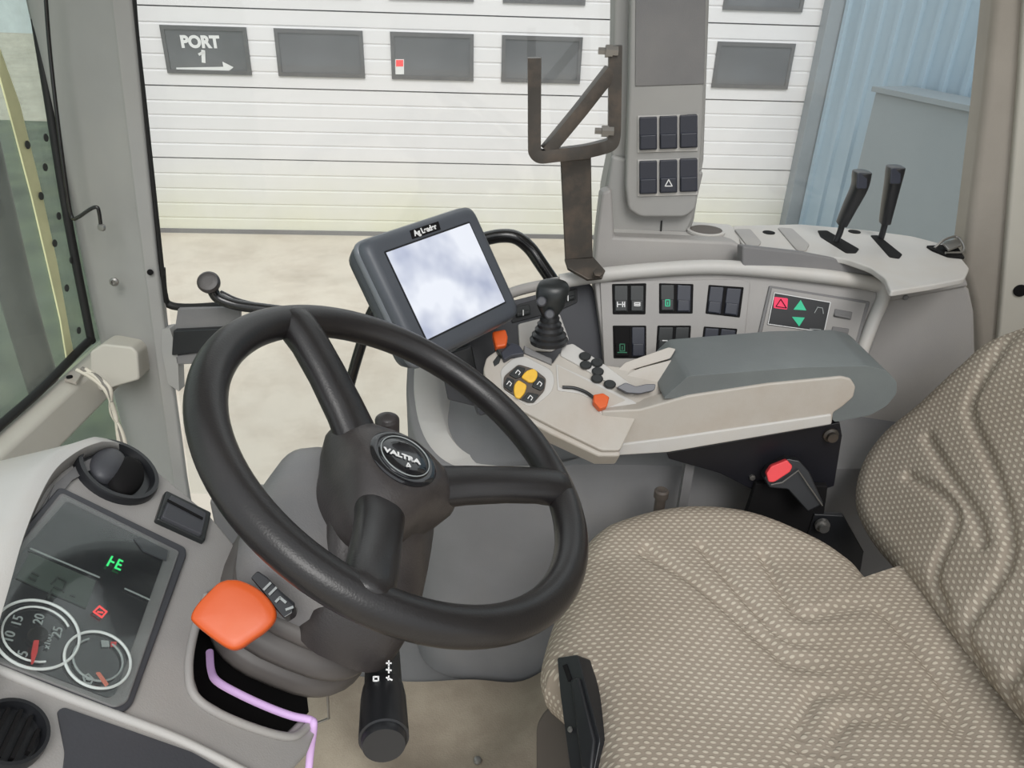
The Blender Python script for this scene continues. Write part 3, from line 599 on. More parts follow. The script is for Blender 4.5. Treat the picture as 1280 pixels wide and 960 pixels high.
SBP = Pl(P(722, 260, Y=BY + .03), (.15, -1, 0))
slab('upright_bar', SBP, [(701, 196), (739, 193), (741, 322), (707, 325)], 0, .008, 'steel', bk, bevel=.0015)
slab('foot_plate', Pl(P(722, 325, Y=BY + .03), (.1, -.6, .8)), [(706, 322), (741, 320), (757, 338), (753, 347), (735, 349), (710, 335)], 0, .007, 'steel', bk, bevel=.0015)
slab('mount_plate', SBP, [(700, 188), (746, 184), (738, 200), (706, 202)], .004, .01, 'steel', bk, bevel=.0015)
for x, y in ((762, 64), (757, 164)):
    lathe('bolt', [(.0, -.012), (.007, -.012), (.007, -.004), (.009, -.004), (.009, .006), (.005, .006), (.005, .016), (0, .016)], P(x, y, Y=BY + .01), (-1, .0, 0), 'zinc', bk, n=6, ang=30)
lathe('foot_bolt', [(.008, 0), (.008, .006), (0, .007)], P(747, 343, Y=BY), (0, -.6, .8), 'steel', bk, n=6, ang=30)
# grab rail behind monitor
gr = tube('grab_rail', [P(600, 300, Y=1.38), P(625, 295, Y=1.38), P(645, 297, Y=1.38), P(662, 310, Y=1.38), P(675, 328, Y=1.37), P(690, 350, Y=1.36), P(700, 365, Y=1.35)], .013, 'tubeb', n=18); tag(gr, 'glossy black bent grab rail behind the tilted monitor', 'grab rail')
gr = tube('monitor_post', [P(500, 340, Y=1.2), P(468, 385, Y=1.27), P(455, 420, Y=1.3), P(440, 470, Y=1.32), P(428, 520, Y=1.33), P(410, 590, Y=1.34)], .0105, 'tubeb', n=16); tag(gr, 'slanted black tube post running down behind steering wheel rim', 'post')
# door lever with round end, far side
dl = empty('door_lever', 'curved black door lever with round knob end at side window', 'lever', P(262, 352, Y=1.4))
tube('lever_rod', [P(264, 358, Y=1.40), P(272, 372, Y=1.40), P(295, 381, Y=1.40), P(330, 386, Y=1.40), P(380, 392, Y=1.40), P(440, 400, Y=1.40)], .011, 'tubeb', dl, n=16)
tube('second_rod', [P(275, 366, Y=1.42), P(300, 377, Y=1.42), P(340, 385, Y=1.42), P(400, 392, Y=1.42)], .006, 'tubeb', dl, n=12)
lathe('round_end', [(0, -.016), (.014, -.014), (.021, -.006), (.022, .002), (.018, .008), (.008, .01), (0, .008)], P(261, 353, Y=1.39), (.15, -.75, .6), 'hub', dl, n=28)
# latch box at pillar foot
LPn = Pl(P(240, 420, Y=1.44), (0, -1, .1))
lb = empty('window_latch', 'black latch block with grey plate at foot of front pillar', 'latch', LPn.at(240, 440))
slab('latch_plate', LPn, [(222, 386), (300, 384), (300, 412), (218, 414)], .0, .012, 'greyd', lb, bevel=.002)
slab('latch_block', LPn, [(216, 413), (300, 409), (300, 432), (262, 440), (214, 445)], .012, .03, 'black', lb, bevel=.004)
slab('latch_foot', LPn, [(262, 455), (278, 452), (280, 497), (264, 498)], .01, .02, 'black', lb, bevel=.003)
slab('latch_lower', LPn, [(218, 445), (250, 440), (248, 455), (220, 456)], .004, .02, 'greyd', lb, bevel=.003)
tube('latch_rod', [LPn.at(262, 458, .0), LPn.at(280, 440, .0), LPn.at(306, 432, .0)], .005, 'black', lb, n=10)
slab('pillar_knuckle', LPn, [(202, 412), (212, 410), (222, 440), (224, 490), (210, 480), (202, 440)], .004, .03, 'pillar', lb, r=.003, bevel=.003)

# ================================================================== MONITOR
mc = V((-.0999, 1.0263, .9083)); mr_ = V((.6002, .7996, .02)); mu_ = V((-.4451, .3131, .8389)); mn = mr_.cross(mu_).normalized()
MP = Pl(mc, mn); mo = empty('display_monitor', 'tilted dark grey touchscreen monitor with pale blank screen', 'monitor', mc)
def mq(pts, off): return [mc + mr_ * a + mu_ * b + mn * off for a, b in pts]
ow, oh = .113, .091
rings = []
base = [(-ow, -oh), (ow, -oh), (ow, oh), (-ow, oh)]
for k_, (e, off) in enumerate(((-.02, -.05), (-.004, -.045), (0, -.03), (.001, -.006), (-.001, .002), (-.006, .006), (-.012, .007))):
    rings.append(rnd(mq([(math.copysign(abs(a) + e, a), math.copysign(abs(b) + e, b) - .001) for a, b in base], off), .02, 6))
loft('case', rings, 'mon', mo, ang=60)
rr = [rnd(mq([(math.copysign(abs(a) + e, a), math.copysign(abs(b) + e, b) - .001) for a, b in base], off), .02, 6) for e, off in ((.0015, -.02), (.003, -.017), (.003, -.012), (.0015, -.009))]
loft('case_rib', rr, 'monedge', mo, ang=60)
bm = bmesh.new(); add_prism(bm, rnd(mq([(-.0875, -.0665), (.0875, -.0665), (.0875, .0665), (-.0875, .0665)], .0075), .002), -mn * .004); obj('screen_bezel', bm, 'black', mo)
bm = bmesh.new(); add_prism(bm, mq([(-.085, -.064), (.085, -.064), (.085, .064), (-.085, .064)], .0082), -mn * .002); obj('screen', bm, 'screen', mo)
bpx = [(513, 288), (548, 276.5), (551, 286.5), (516, 298.5)]
slab('brand_plate', MP, bpx, .0085, .003, 'matt', mo)
text('brand_lettering', 'Ag Leader', MP, (531.5, 287.5), (580, 271), .0108, 'white', mo, off=.0088, bold=.0004)
tube('mount_arm', [mc - mn * .05, mc - mn * .1 + V((0, .03, -.02)), V((-.10, 1.15, .80)), V((-.08, 1.17, .75))], .018, 'black', mo, n=16)
lathe('mount_knuckle', [(.026, -.02), (.028, -.01), (.028, .01), (.026, .02)], mc - mn * .09 + V((0, .02, -.01)), (1, .3, 0), 'black', mo)
slab('lower_cable_cover', Pl(P(590, 450, Y=1.08), (.3, -.9, .2)), [(560, 442), (590, 432), (600, 480), (606, 500), (590, 492), (570, 470)], 0, .02, 'black', mo, bevel=.003)

# ================================================================== ARMREST
ar = empty('armrest', 'long beige grey armrest console with dark pad and keypad', 'armrest', (.25, 1.03, .68))
AP = Pl(P(680, 480, Y=1.02), (.05, -.60, .80))
slab('front_module', AP, [(604, 462), (608, 447), (622, 437), (645, 434), (690, 455), (700, 440), (722, 434), (750, 455), (800, 462), (850, 480), (862, 497), (800, 512), (775, 563), (752, 563), (690, 533), (650, 512), (622, 494), (609, 480)], 0, .035, 'arm', ar, r=.005, bevel=.008, seg=4)
slab('front_module_lip', AP, [(614, 488), (650, 510), (690, 530), (754, 561), (775, 562), (776, 570), (748, 570), (690, 543), (630, 510), (618, 500)], -.008, .04, 'arm', ar, bevel=.004)
slab('keypad_surround', AP, [(625, 462), (640, 448), (655, 444), (690, 462), (694, 475), (690, 490), (672, 505), (660, 508), (628, 488)], .002, .006, 'greyl', ar, r=.008, bevel=.002)
kp = slab('keypad', AP, [(630, 470), (648, 455), (668, 461), (683, 473), (681, 487), (668, 502), (652, 500), (629, 485)], .006, .006, 'brown', ar, r=.005, bevel=.001)
for qd in ([(636, 468), (647, 457), (657, 460), (652, 470), (645, 473)], [(629, 482), (634, 471), (643, 475), (640, 490)], [(670, 469), (681, 474), (680, 485), (676, 488), (665, 483)], [(652, 499), (660, 490), (674, 493), (668, 502), (660, 502)]):
    b = slab('key', AP, qd, .009, .005, 'rockn', kp, r=.002, bevel=.001)
    cx = sum(a for a, _ in qd) / len(qd); cy = sum(a for _, a in qd) / len(qd)
    bmx = bmesh.new(); pline(bmx, AP, [(cx - 3, cy + 1), (cx, cy - 3), (cx + 3, cy), (cx + 1, cy + 3)], .0012, .0095); obj('key_symbol', bmx, 'white', kp)
for qd in ([(651, 471), (658, 463), (667, 460), (672, 464), (672, 471), (668, 477), (662, 478)], [(642, 488), (643, 480), (648, 474), (659, 481), (656, 491), (650, 498), (644, 496)]):
    slab('yellow_key', AP, qd, .0105, .006, 'yellow', kp, r=.004, bevel=.002)
ox = [(701, 531 - 39), (716, 484), (733, 487), (741, 495), (748, 508)]
lines('slider_groove', AP, [[(702, 484), (716, 485), (730, 489), (740, 497), (746, 507)]], .004, 'matt', ar, .0005)
slab('recess_edge', AP, [(695, 455), (745, 478), (790, 500), (797, 505), (752, 518), (746, 512), (738, 498), (725, 492), (697, 488)], .0015, .004, 'greyl', ar, r=.002, bevel=.001)
slab('recess_floor', AP, [(697, 457), (745, 481), (782, 500), (754, 512), (743, 497), (728, 488), (699, 484)], .0022, .003, 'arm', ar, r=.002)
tube('slider_lever', [AP.at(703, 484, .003), AP.at(718, 485, .004), AP.at(732, 490, .005), AP.at(742, 497, .007)], .0026, 'black', ar, n=8)
slab('orange_slider_knob', AP, [(742, 493), (754, 491), (762, 496), (759, 508), (750, 511), (742, 502)], .014, .014, 'orange', ar, r=.002, bevel=.002)
# push buttons
slab('button_strip', AP, [(703, 432), (716, 429), (760, 458), (800, 488), (790, 494), (745, 470), (722, 456), (700, 444)], .003, .01, 'greyl', ar, r=.004, bevel=.003)
for c in ((731, 446), (746, 454), (732, 457), (747, 465), (746, 474), (762, 481)):
    lathe('push_button', [(.0085, 0), (.0085, .003), (.007, .0045), (0, .0045)], AP.at(c[0], c[1], .003), AP.n, 'rockn', ar, n=24, e1=(1, 0, 0), sx=1.1, sy=.85)
# front switch with orange tip
slab('front_switch', AP, [(626, 440), (640, 428), (650, 432), (656, 442), (640, 444), (630, 450)], .012, .03, 'rock', ar, r=.003, bevel=.003)
slab('orange_switch_tip', AP, [(615, 414), (632, 411), (635, 421), (633, 432), (620, 434)], .018, .018, 'orange', ar, r=.004, bevel=.003)
slab('switch_neck', AP, [(618, 430), (633, 426), (642, 436), (628, 446), (622, 440)], .010, .02, 'rockn', ar, r=.003, bevel=.003)
slab('side_switch', AP, [(616, 452), (622, 444), (628, 442), (624, 454), (618, 458)], .001, .006, 'rockn', ar, bevel=.001)
for qd in ([(655, 431), (668, 438), (690, 448), (690, 456), (672, 448), (655, 441)],):
    slab('side_flap', AP, qd, .004, .012, 'greyd', ar, bevel=.002)
# hinged flap levers
FL = Pl(P(800, 460, Y=1.06), (0, -.8, .6))
slab('cover_flap', FL, [(768, 475), (772, 462), (782, 453), (836, 434), (845, 436), (838, 448), (790, 462), (778, 472)], .010, .014, 'arm', ar, r=.003, bevel=.003)
slab('cover_flap', FL, [(776, 478), (786, 466), (800, 460), (842, 449), (846, 458), (836, 476), (820, 480), (800, 482)], .012, .02, 'arm', ar, r=.004, bevel=.003)
slab('finger_lever', FL, [(771, 484), (782, 478), (795, 483), (808, 480), (820, 480), (818, 488), (800, 492), (784, 491)], .04, .014, 'rock', ar, r=.003, bevel=.003)
# armrest side shell and pad
SY = .985
SPn = Pl((0, SY, 0), (0, -1, .0))
slab('side_shell', SPn, [(752, 514), (800, 512), (860, 495), (960, 480), (1052, 471), (1064, 474), (1070, 484), (1067, 497), (1052, 510), (1042, 516), (1040, 530), (835, 565), (773, 569), (750, 560)], .0, .03, 'arm', ar, r=.004, bevel=.007, seg=4)
slab('side_shell_lower_lip', SPn, [(770, 556), (835, 548), (1020, 521), (1040, 518), (1040, 531), (835, 566), (771, 570)], .003, .04, 'greyl', ar, bevel=.003)
pr = [(828, 499), (860, 470), (1000, 459), (1085, 457), (1108, 463), (1121, 477), (1121, 492), (1108, 508), (1088, 519), (1042, 528), (1036, 505), (1030, 490), (960, 490)]
pp = rnd([SPn.at(x, y, -.004) for x, y in pr], .006)
prism('pad', pp, (-.008, .125, .0), 'pad', ar, bevel=.005, seg=4)
box3('under_tray', (.2, 1.036, .70), (.50, 1.1, .74), 'greyd', ar, bevel=.01)
# joystick
J0 = AP.at(686, 428, .004)
js = empty('joystick', 'black joystick with ribbed rubber boot standing on armrest front', 'joystick', J0)
ja = V((-.02, .05, 1)).normalized()
lathe('boot', [(.029, 0), (.030, .006), (.026, .009), (.027, .014), (.022, .018), (.0225, .023), (.0185, .027), (.019, .032), (.015, .036), (.0155, .041), (.012, .046), (.0125, .055)], J0, ja, 'black', js, ang=50)
hd = P(690, 383, Y=J0.y)
rg = []
for t, wx, wy, dx in ((-.01, .0115, .011, 0), (.004, .014, .014, 0), (.016, .021, .017, .001), (.034, .0245, .018, .002), (.044, .025, .018, .004), (.05, .022, .015, .004), (.053, .014, .01, .004), (.0535, .006, .005, .004)):
    c = J0 + ja * (.045 + t); rg.append([c + V((math.cos(a) * wx + dx, math.sin(a) * wy, .25 * math.sin(a) * wy)) for a in [2 * math.pi * k / 24 for k in range(24)]])
loft('head', rg, 'rockn', js, ang=60)
for x, y in ((677, 377), (687, 393)):
    JP = Pl(P(x, y, Y=J0.y - .02), (0, -.9, .45)); lathe('thumb_button', [(.0075, -.004), (.0075, .002), (.0055, .004), (0, .004)], JP.p, JP.n, 'dpanel', js, n=18)

# ================================================================== SEAT
SZ = .56
st = empty('driver_seat', 'beige brown woven fabric driver seat with stitched backrest', 'seat', (.33, .68, 0))
def zat(x, y): p = P(x, y, Z=SZ); return (p.x, p.y)
def rr2(pts, r, seg=14, dens=.012):
    o = [(v.x, v.y) for v in rnd([(a, b, 0) for a, b in pts], r, seg)]; out = []
    for i in range(len(o)):
        a, b = o[i], o[(i + 1) % len(o)]; L_ = math.hypot(b[0] - a[0], b[1] - a[1]); n = max(1, int(L_ / dens))
        for k in range(n): out.append((a[0] + (b[0] - a[0]) * k / n, a[1] + (b[1] - a[1]) * k / n))
    return out
cush = [zat(*q) for q in [(686, 812), (682, 785), (700, 725), (722, 672), (760, 643), (845, 628), (935, 637), (1020, 664), (1070, 690), (1120, 725)]] + [(.67, .85), (.68, .34), (.15, .32), (.10, .40)] + [zat(*q) for q in [(750, 960), (740, 880), (728, 848), (708, 830)]]
cush = [(v.x, v.y) for v in smooth_path([(a, b, 0) for a, b in cush + cush[:1]], 14)[:-1]]
gv = [[(805, 690), (870, 725), (960, 792), (1008, 817)], [(955, 696), (986, 743), (1012, 762), (1090, 755), (1130, 786), (1186, 853), (1209, 904)], [(877, 684), (950, 757), (995, 788), (1074, 794), (1120, 796)], [(809, 684), (905, 746), (961, 786), (1000, 816), (1147, 819), (1175, 836), (1208, 836)], [(998, 965), (1012, 870), (1040, 850), (1147, 853), (1186, 887), (1209, 909)], [(1045, 965), (1054, 898), (1074, 884), (1130, 887)]]
gv = [[(v.x, v.y) for v in smooth_path([(*zat(*q), 0) for q in g_], 4)] for g_ in gv]
def gro(polys, dep, w):
    def f(x, y):
        t = 0
        for i, g_ in enumerate(polys):
            d = segdist(x, y, g_)
            if d < w * 3: t = max(t, dep * math.exp(-(d / w) ** 2))
        return t
    return f
def crown(x, y): return .012 * noise.noise(V((x * 4, y * 4, 1))) + .02 * max(0, (y - .85) / .15) - .012 * math.exp(-((x - .35) / .16) ** 2 - ((y - .66) / .16) ** 2) - .02 * max(0, (.16 - x) / .1)
pillow('cushion', cush, ((0, 0, SZ), (1, 0, 0), (0, 1, 0), (0, 0, 1)), None, 'fabric', st, groove=gro(gv, .009, .0075), rings=90, depth=.12, crown=crown, inset=.05)
# backrest
bd = V((.18, 0, .285)).normalized(); bn = V((-bd.z, 0, bd.x)); B0 = V((.545, 0, .545))
BP = Pl(B0, bn)
def bat(x, y): p = BP.at(x, y) - B0; return (p.y, p.dot(bd))
bo = [bat(*q) for q in [(1095, 700), (1066, 662), (1052, 622), (1062, 575), (1090, 532), (1135, 492), (1190, 442), (1250, 402)]] + [(.93, .52), (.82, .56), (.45, .56), (.34, .45), (.33, .06), (.36, -.0)] + [bat(*q) for q in [(1290, 945), (1240, 880), (1180, 805), (1130, 742)]]
bo = [(v.x, v.y) for v in smooth_path([(a, b, 0) for a, b in bo + bo[:1]], 14)[:-1]]
gb = [[(1225, 476), (1211, 515), (1242, 589), (1262, 656), (1259, 712), (1203, 791), (1211, 822)], [(1158, 546), (1186, 594), (1220, 645), (1230, 680)], [(1133, 594), (1175, 617), (1195, 650), (1169, 718), (1178, 757)], [(1262, 420), (1225, 476)], [(1270, 840), (1250, 860), (1262, 890), (1285, 905)]]
gb = [[(v.x, v.y) for v in smooth_path([(*bat(*q), 0) for q in g_], 4)] for g_ in gb]
pillow('backrest', bo, (B0, (0, 1, 0), bd, bn), None, 'fabric', st, groove=gro(gb, .009, .008), rings=90, depth=.13, crown=lambda x, y: .01 * noise.noise(V((x * 4, y * 4, 5))), inset=.055)
box3('seat_pan', (.12, .36, .40), (.62, .93, .47), 'matt', st, bevel=.02)
box3('suspension', (.2, .42, .02), (.55, .88, .40), 'brown', st, bevel=.03)
# front adjuster handle
HP = Pl(P(725, 890, Z=.53), (-.75, -.25, .6))
slab('adjuster_handle', HP, [(696, 822), (722, 818), (750, 925), (742, 965), (728, 1000), (712, 960), (700, 868)], .006, .03, 'black', st, r=.004, bevel=.004)
slab('handle_ridge', HP, [(712, 850), (722, 846), (742, 925), (738, 965), (726, 960)], .011, .008, 'black', st, bevel=.003)
slab('handle_slot', HP, [(703, 832), (708, 830), (714, 848), (710, 852)], .0075, .002, 'matt', st)
slab('front_apron', Pl(P(690, 930, Z=.40), (-.7, -.3, .6)), [(668, 905), (680, 885), (698, 878), (708, 900), (718, 990), (668, 990)], 0, .05, 'brown', st, r=.012, bevel=.01)
lathe('handle_rivet', [(.0035, 0), (.003, .002), (0, .003)], HP.at(713, 912, .009), HP.n, 'zinc', st, n=12)
# armrest carrier plate
KP = Pl((0, 1.02, 0), (0, -1, 0))
slab('armrest_bracket', KP, [(833, 566), (1050, 528), (1053, 545), (1043, 608), (1031, 612), (1030, 640), (1020, 680), (960, 660), (940, 612), (900, 592), (836, 574)], 0, .012, 'bracket', st, bevel=.002)
slab('bracket_lower_plate', KP, [(945, 605), (1035, 608), (1028, 660), (1000, 690), (930, 650)], .012, .012, 'matt', st, bevel=.002)
lathe('pivot_bolt', [(.012, 0), (.012, .004), (.008, .006), (.008, .012), (0, .012)], KP.at(1038, 543, 0), (0, -1, 0), 'steel', st, n=20)
lathe('bracket_bolt', [(.005, 0), (.005, .004), (0, .005)], KP.at(940, 596, 0), (0, -1, 0), 'zinc', st, n=6)
lathe('hinge_bolt', [(.012, 0), (.012, .006), (.008, .007), (.008, .014), (0, .014)], KP.at(1027, 655, .02), (0, -1, 0), 'zinc', st, n=20)
slab('hinge_plate', KP, [(1018, 643), (1055, 645), (1080, 690), (1075, 720), (1040, 690), (1010, 668)], .016, .01, 'black', st, bevel=.002)
# belt buckle
sb = empty('seatbelt_buckle', 'black seatbelt buckle with red release button beside the seat', 'buckle', KP.at(975, 592, .02))
KB = Pl(KP.at(975, 592, .03), (-.1, -1, .35))
slab('buckle_body', KB, [(955, 598), (962, 586), (985, 573), (1000, 576), (1012, 590), (1030, 630), (1010, 640), (985, 612), (962, 610)], 0, .03, 'black', sb, r=.003, bevel=.003)
slab('release_button', KB, [(958, 592), (964, 583), (984, 575), (991, 583), (988, 590), (968, 603), (961, 603)], .006, .012, 'red', sb, r=.003, bevel=.002)
tube('buckle_wire', [KB.at(964, 606, .004), KB.at(978, 603, .006), KB.at(998, 588, .006), KB.at(1010, 606, .006), KB.at(1028, 632, .004)], .0012, 'zinc', sb, n=6, smooth=False)
# small black pin and slim post between seat and console
pk = empty('pin_knob', 'small dark round pin knob rising behind the seat cushion', 'knob', P(827, 640, Y=1.02))
lathe('pin', [(.009, -.09), (.009, -.012), (.012, -.01), (.012, .002), (.009, .005), (.006, .004), (0, .0)], P(827, 615, Y=1.02), (0, 0, 1), 'brown', pk, n=24)
po = box3('seat_support_post', (.29, 1.04, .25), (.305, 1.055, .63), 'greyd'); tag(po, 'slim grey upright post below the black armrest bracket', 'post')

# ================================================================== DASHBOARD
v1 = V((math.cos(math.radians(40)) * math.cos(math.radians(10)), math.cos(math.radians(40)) * math.sin(math.radians(10)), -math.sin(math.radians(40))))
v2 = V((-math.sin(math.radians(10)), math.cos(math.radians(10)), 0))
dnn = v1.cross(v2).normalized(); dnn = dnn if dnn.z > 0 else -dnn
DB = Pl(CP + ray(233, 683) * .80, dnn)
da = empty('dashboard', 'grey dashboard panel with air vents and instrument binnacle', 'dashboard', DB.at(120, 900, -.1))
outl = [(150, 562), (178, 568), (200, 590), (262, 642), (300, 688), (290, 725), (262, 742), (247, 790), (241, 835), (252, 868), (300, 897), (362, 914), (378, 896), (393, 892), (400, 905), (386, 940), (340, 990), (300, 1040), (-120, 1040), (-120, 800), (-12, 800), (0, 740), (20, 680), (45, 620), (85, 578), (115, 565)]
slab('panel', DB, outl, 0, .035, 'grey', da, bevel=.004)
slab('column_recess', DB, [(225, 735), (310, 680), (372, 770), (386, 890), (350, 930), (225, 880)], -.05, .02, 'matt', da)
# rim around the recess
rp_ = [DB.at(x, y, .002) for x, y in [(258, 745), (243, 790), (236, 838), (247, 874), (298, 903), (362, 921), (388, 905)]]
tube('recess_rim', rp_, .0035, 'grey', da, n=12)
tube('panel_ridge', [DB.at(x, y, .001) for x, y in [(-60, 815), (0, 838), (75, 868), (155, 898), (225, 925), (300, 962), (340, 985)]], .0035, 'greyl', da, n=10)
# hood over the instruments
lip = smooth_path([DB.at(x, y, 0) for x, y in [(172, 570), (150, 563), (120, 567), (92, 578), (62, 602), (40, 640), (20, 690), (4, 745), (-12, 800), (-40, 900)]], 5)
L1 = [p + dnn * .001 for p in lip]; L2 = [p + dnn * (.016 * min(1, i / 10)) + V((-.004, 0, .0)) for i, p in enumerate(lip)]
L3 = [p + dnn * (.02 * min(1, i / 10)) + V((-.012, 0, -.0)) for i, p in enumerate(lip)]
L4 = [p + dnn * (.017 * min(1, i / 10)) + V((-.026, 0, -.004)) for i, p in enumerate(lip)]
L5 = [p + V((-.22, -.005, -.05)) for p in lip]; L6 = [p + V((-.3, -.01, -.14)) for p in lip]
loft('hood', [L1, L2, L3, L4, L5, L6], 'greyl', da, closed=False, caps=False, ang=60, thick=.004)
slab('hood_inner_lip', DB, [(150, 566), (120, 570), (95, 582), (68, 606), (46, 645), (26, 695), (10, 748), (24, 700), (58, 640), (90, 600), (130, 578), (156, 572)], .003, .004, 'greyd', da)
# upper end cap to pillar
def vent(c, rpx, lab):
    o_ = DB.at(c[0], c[1]); r = (DB.at(c[0] + rpx, c[1]) - o_).length
    v = lathe('air_vent', [(r, -.01), (r, .004), (r * .96, .008), (r * .86, .008), (r * .82, .003), (r * .8, .0015), (0, .0012)], o_, dnn, 'black', da, n=44)
    return v, o_, r
v, o_, r = vent((145, 592), 46, 0)
for k, (dx, dy, sc_) in enumerate(((-12, -7, .62), (10, 6, .66))):
    c = DB.at(145 + dx, 592 + dy, 0); rg = []
    for j in range(7):
        a = j / 6 * math.pi / 2; rg.append((r * sc_ * math.cos(a) + .0001, .004 + .010 * math.sin(a)))
    lathe('vent_flap', [(r * sc_, -.01)] + rg, c, (dnn + V((.25 if k else -.2, 0, 0))).normalized(), 'dpanel' if k == 0 else 'matt', v, n=32, e1=v2, sx=1.0, sy=.62)
v, o_, r = vent((8, 922), 50, 0)
for k in range(5):
    t = (k - 2) / 2.6; a = o_ + v1 * r * t * .8; h = r * .72 * math.sqrt(max(.05, 1 - t * t * 1.3))
    bm = bmesh.new(); add_prism(bm, [a - v2 * h - v1 * .0012, a + v2 * h - v1 * .0012, a + v2 * h + v1 * .0012, a - v2 * h + v1 * .0012], dnn * .006); obj('vent_louver', bm, 'matt', v)
slab('storage_tray', DB, [(72, 888), (80, 884), (160, 912), (240, 940), (320, 985), (300, 1040), (70, 1040), (82, 940)], .0015, .003, 'dpanel', da, r=.003)
dr = slab('rocker_switch', DB, [(208, 612), (265, 640), (257, 676), (196, 648)], .006, .012, 'rockn', da, r=.003, bevel=.002)
slab('rocker_face', DB, [(214, 618), (259, 641), (253, 668), (203, 645)], .010, .006, 'dpanel', dr, r=.002, bevel=.002)
lines('rocker_groove', DB, [[(210, 626), (252, 648)]], .0035, 'matt', dr, .0102)
# ---- instrument cluster
ic = empty('instrument_cluster', 'dark instrument cluster with two round dials in the dashboard', 'instrument cluster', DB.at(100, 750))
slab('bezel', DB, [(75, 607), (233, 684), (234, 694), (166, 882), (150, 892), (0, 835), (-60, 812), (-40, 760), (20, 672)], .004, .0038, 'dpanel', ic, r=.006, bevel=.002)
slab('inner_bezel', DB, [(77, 615), (225, 689), (160, 877), (145, 884), (0, 828), (-60, 806), (-30, 755), (28, 675)], .0055, .004, 'greyd', ic, r=.004, bevel=.001)
slab('dial_face', DB, [(83, 626), (209, 688), (204, 700), (144, 868), (135, 872), (0, 820), (-60, 798), (-25, 755), (36, 680)], .0065, .003, 'gloss', ic, r=.003)
IP = Pl(DB.p + dnn * .007, dnn)
slab('lcd_panel', IP, [(38, 690), (120, 726), (108, 760), (90, 752), (20, 722)], .0006, .0012, 'lcd', ic)
slab('corner_tab', IP, [(168, 672), (176, 671), (210, 688), (208, 700), (180, 688)], .001, .002, 'dpanel', ic)
lines('lcd_segment', IP, [[(64, 730), (72, 722)], [(67, 734), (78, 738)], [(72, 722), (82, 727)], [(82, 728), (79, 740)], [(60, 745), (68, 748)], [(64, 738), (60, 748)], [(36, 722), (44, 726)], [(40, 716), (48, 720)], [(88, 744), (93, 746)]], .0014, 'lcdseg', ic, .001)
lines('trim_line', IP, [[(38, 686), (124, 722)], [(156, 736), (187, 750)]], .0012, 'pale', ic, .001)
# green and red symbols
lines('green_symbol', IP, [[(134, 707), (140, 696)], [(137, 701), (142, 703.5)], [(144, 710), (149, 700)], [(144, 710), (150, 712.5)], [(149, 700), (153, 702)], [(147, 705), (151, 707)]], .0016, 'greenl', ic, .0012)
lines('red_symbol', IP, [[(117, 765), (124, 758), (133, 765), (127, 772), (117, 765)], [(122, 765), (128, 766)]], .0014, 'redl', ic, .0012)
def dial(name, c, rpx, ya):
    o_ = IP.at(*c, .0012); r = rpx
    bm = bmesh.new(); pts = [o_ + (v1 * math.cos(t) + v2 * math.sin(t)) * r for t in [2 * math.pi * k / 56 for k in range(57)]]
    add_tube(bm, pts, .0011, 8, False); return obj(name, bm, 'white', ic, ang=180), o_
def arc(bm, o_, r, a0, a1, w):
    n = 26; pp_ = [o_ + (v1 * math.cos(math.radians(a0 + (a1 - a0) * k / n)) + v2 * math.sin(math.radians(a0 + (a1 - a0) * k / n))) * r for k in range(n + 1)]
    add_tube(bm, pp_, w, 6)
R1 = (IP.at(101, 792) - IP.at(48, 792)).length * .97; R2 = (IP.at(163, 823) - IP.at(123, 823)).length * .99
d1, o1 = dial('rev_dial', (47, 792), R1, 0)
def ang_of(o_, px): p = IP.at(*px) - o_; return math.degrees(math.atan2(p.dot(v2), p.dot(v1)))
def arcpx(bm, o_, r, a, b, way, w=.0008):
    a0, a1 = ang_of(o_, a), ang_of(o_, b)
    if way > 0 and a1 < a0: a1 += 360
    if way < 0 and a1 > a0: a1 -= 360
    arc(bm, o_, r, a0, a1, w)
bm = bmesh.new(); arcpx(bm, o1, R1 * .8, (58, 835), (82, 785), -1 if True else 1); obj('scale_arc', bm, 'white', d1)
for st_, c in (('5', (29, 817)), ('10', (12, 796)), ('15', (22, 776)), ('20', (49, 774)), ('25', (72, 790)), ('x100', (60, 802))):
    ref = IP.at(*c); t2 = (IP.at(c[0] + 4, c[1]) - ref).length / 4
    dirp = v2 * 1.0 - v1 * .15; q_ = ref + dirp * .02
    cm_ = R.transposed() @ (q_ - CP); pxq = (640 + F * cm_.x / -cm_.z, 480 - F * cm_.y / -cm_.z)
    text('dial_number', st_, IP, c, pxq, .0095 if st_ != 'x100' else .0062, 'pale', d1, off=.001)
slab('needle', IP, [(43, 800), (49, 800), (47, 815), (42, 829), (40, 829), (40, 815)], .004, .0015, 'needle', d1)
lathe('needle_hub', [(.007, 0), (.006, .003), (0, .003)], IP.at(47, 795, .001), dnn, 'matt', d1, n=20)
d2, o2 = dial('temperature_dial', (123, 824), R2, 0)
bm = bmesh.new(); arcpx(bm, o2, R2 * .75, (108, 795), (142, 803), 1); obj('scale_arc', bm, 'pale', d2)
slab('needle', IP, [(121, 840), (125, 840), (136, 855), (133, 857)], .004, .0015, 'needle2', d2)
slab('fuel_symbol', IP, [(127, 800), (136, 801), (137, 808), (128, 808)], .001, .001, 'pale', d2); slab('fuel_red_mark', IP, [(139, 802), (146, 802), (145, 807), (139, 808)], .001, .001, 'needle', d2)
lines('coolant_symbol', IP, [[(104, 846), (110, 843), (116, 849), (113, 855), (106, 854), (104, 846)], [(108, 849), (112, 850)]], .0012, 'pale', d2, .001)
slab('cluster_lens', DB, [(79, 618), (222, 690), (158, 875), (145, 882), (0, 826), (-60, 804), (-30, 755), (30, 677)], .0135, .001, 'lens', ic)

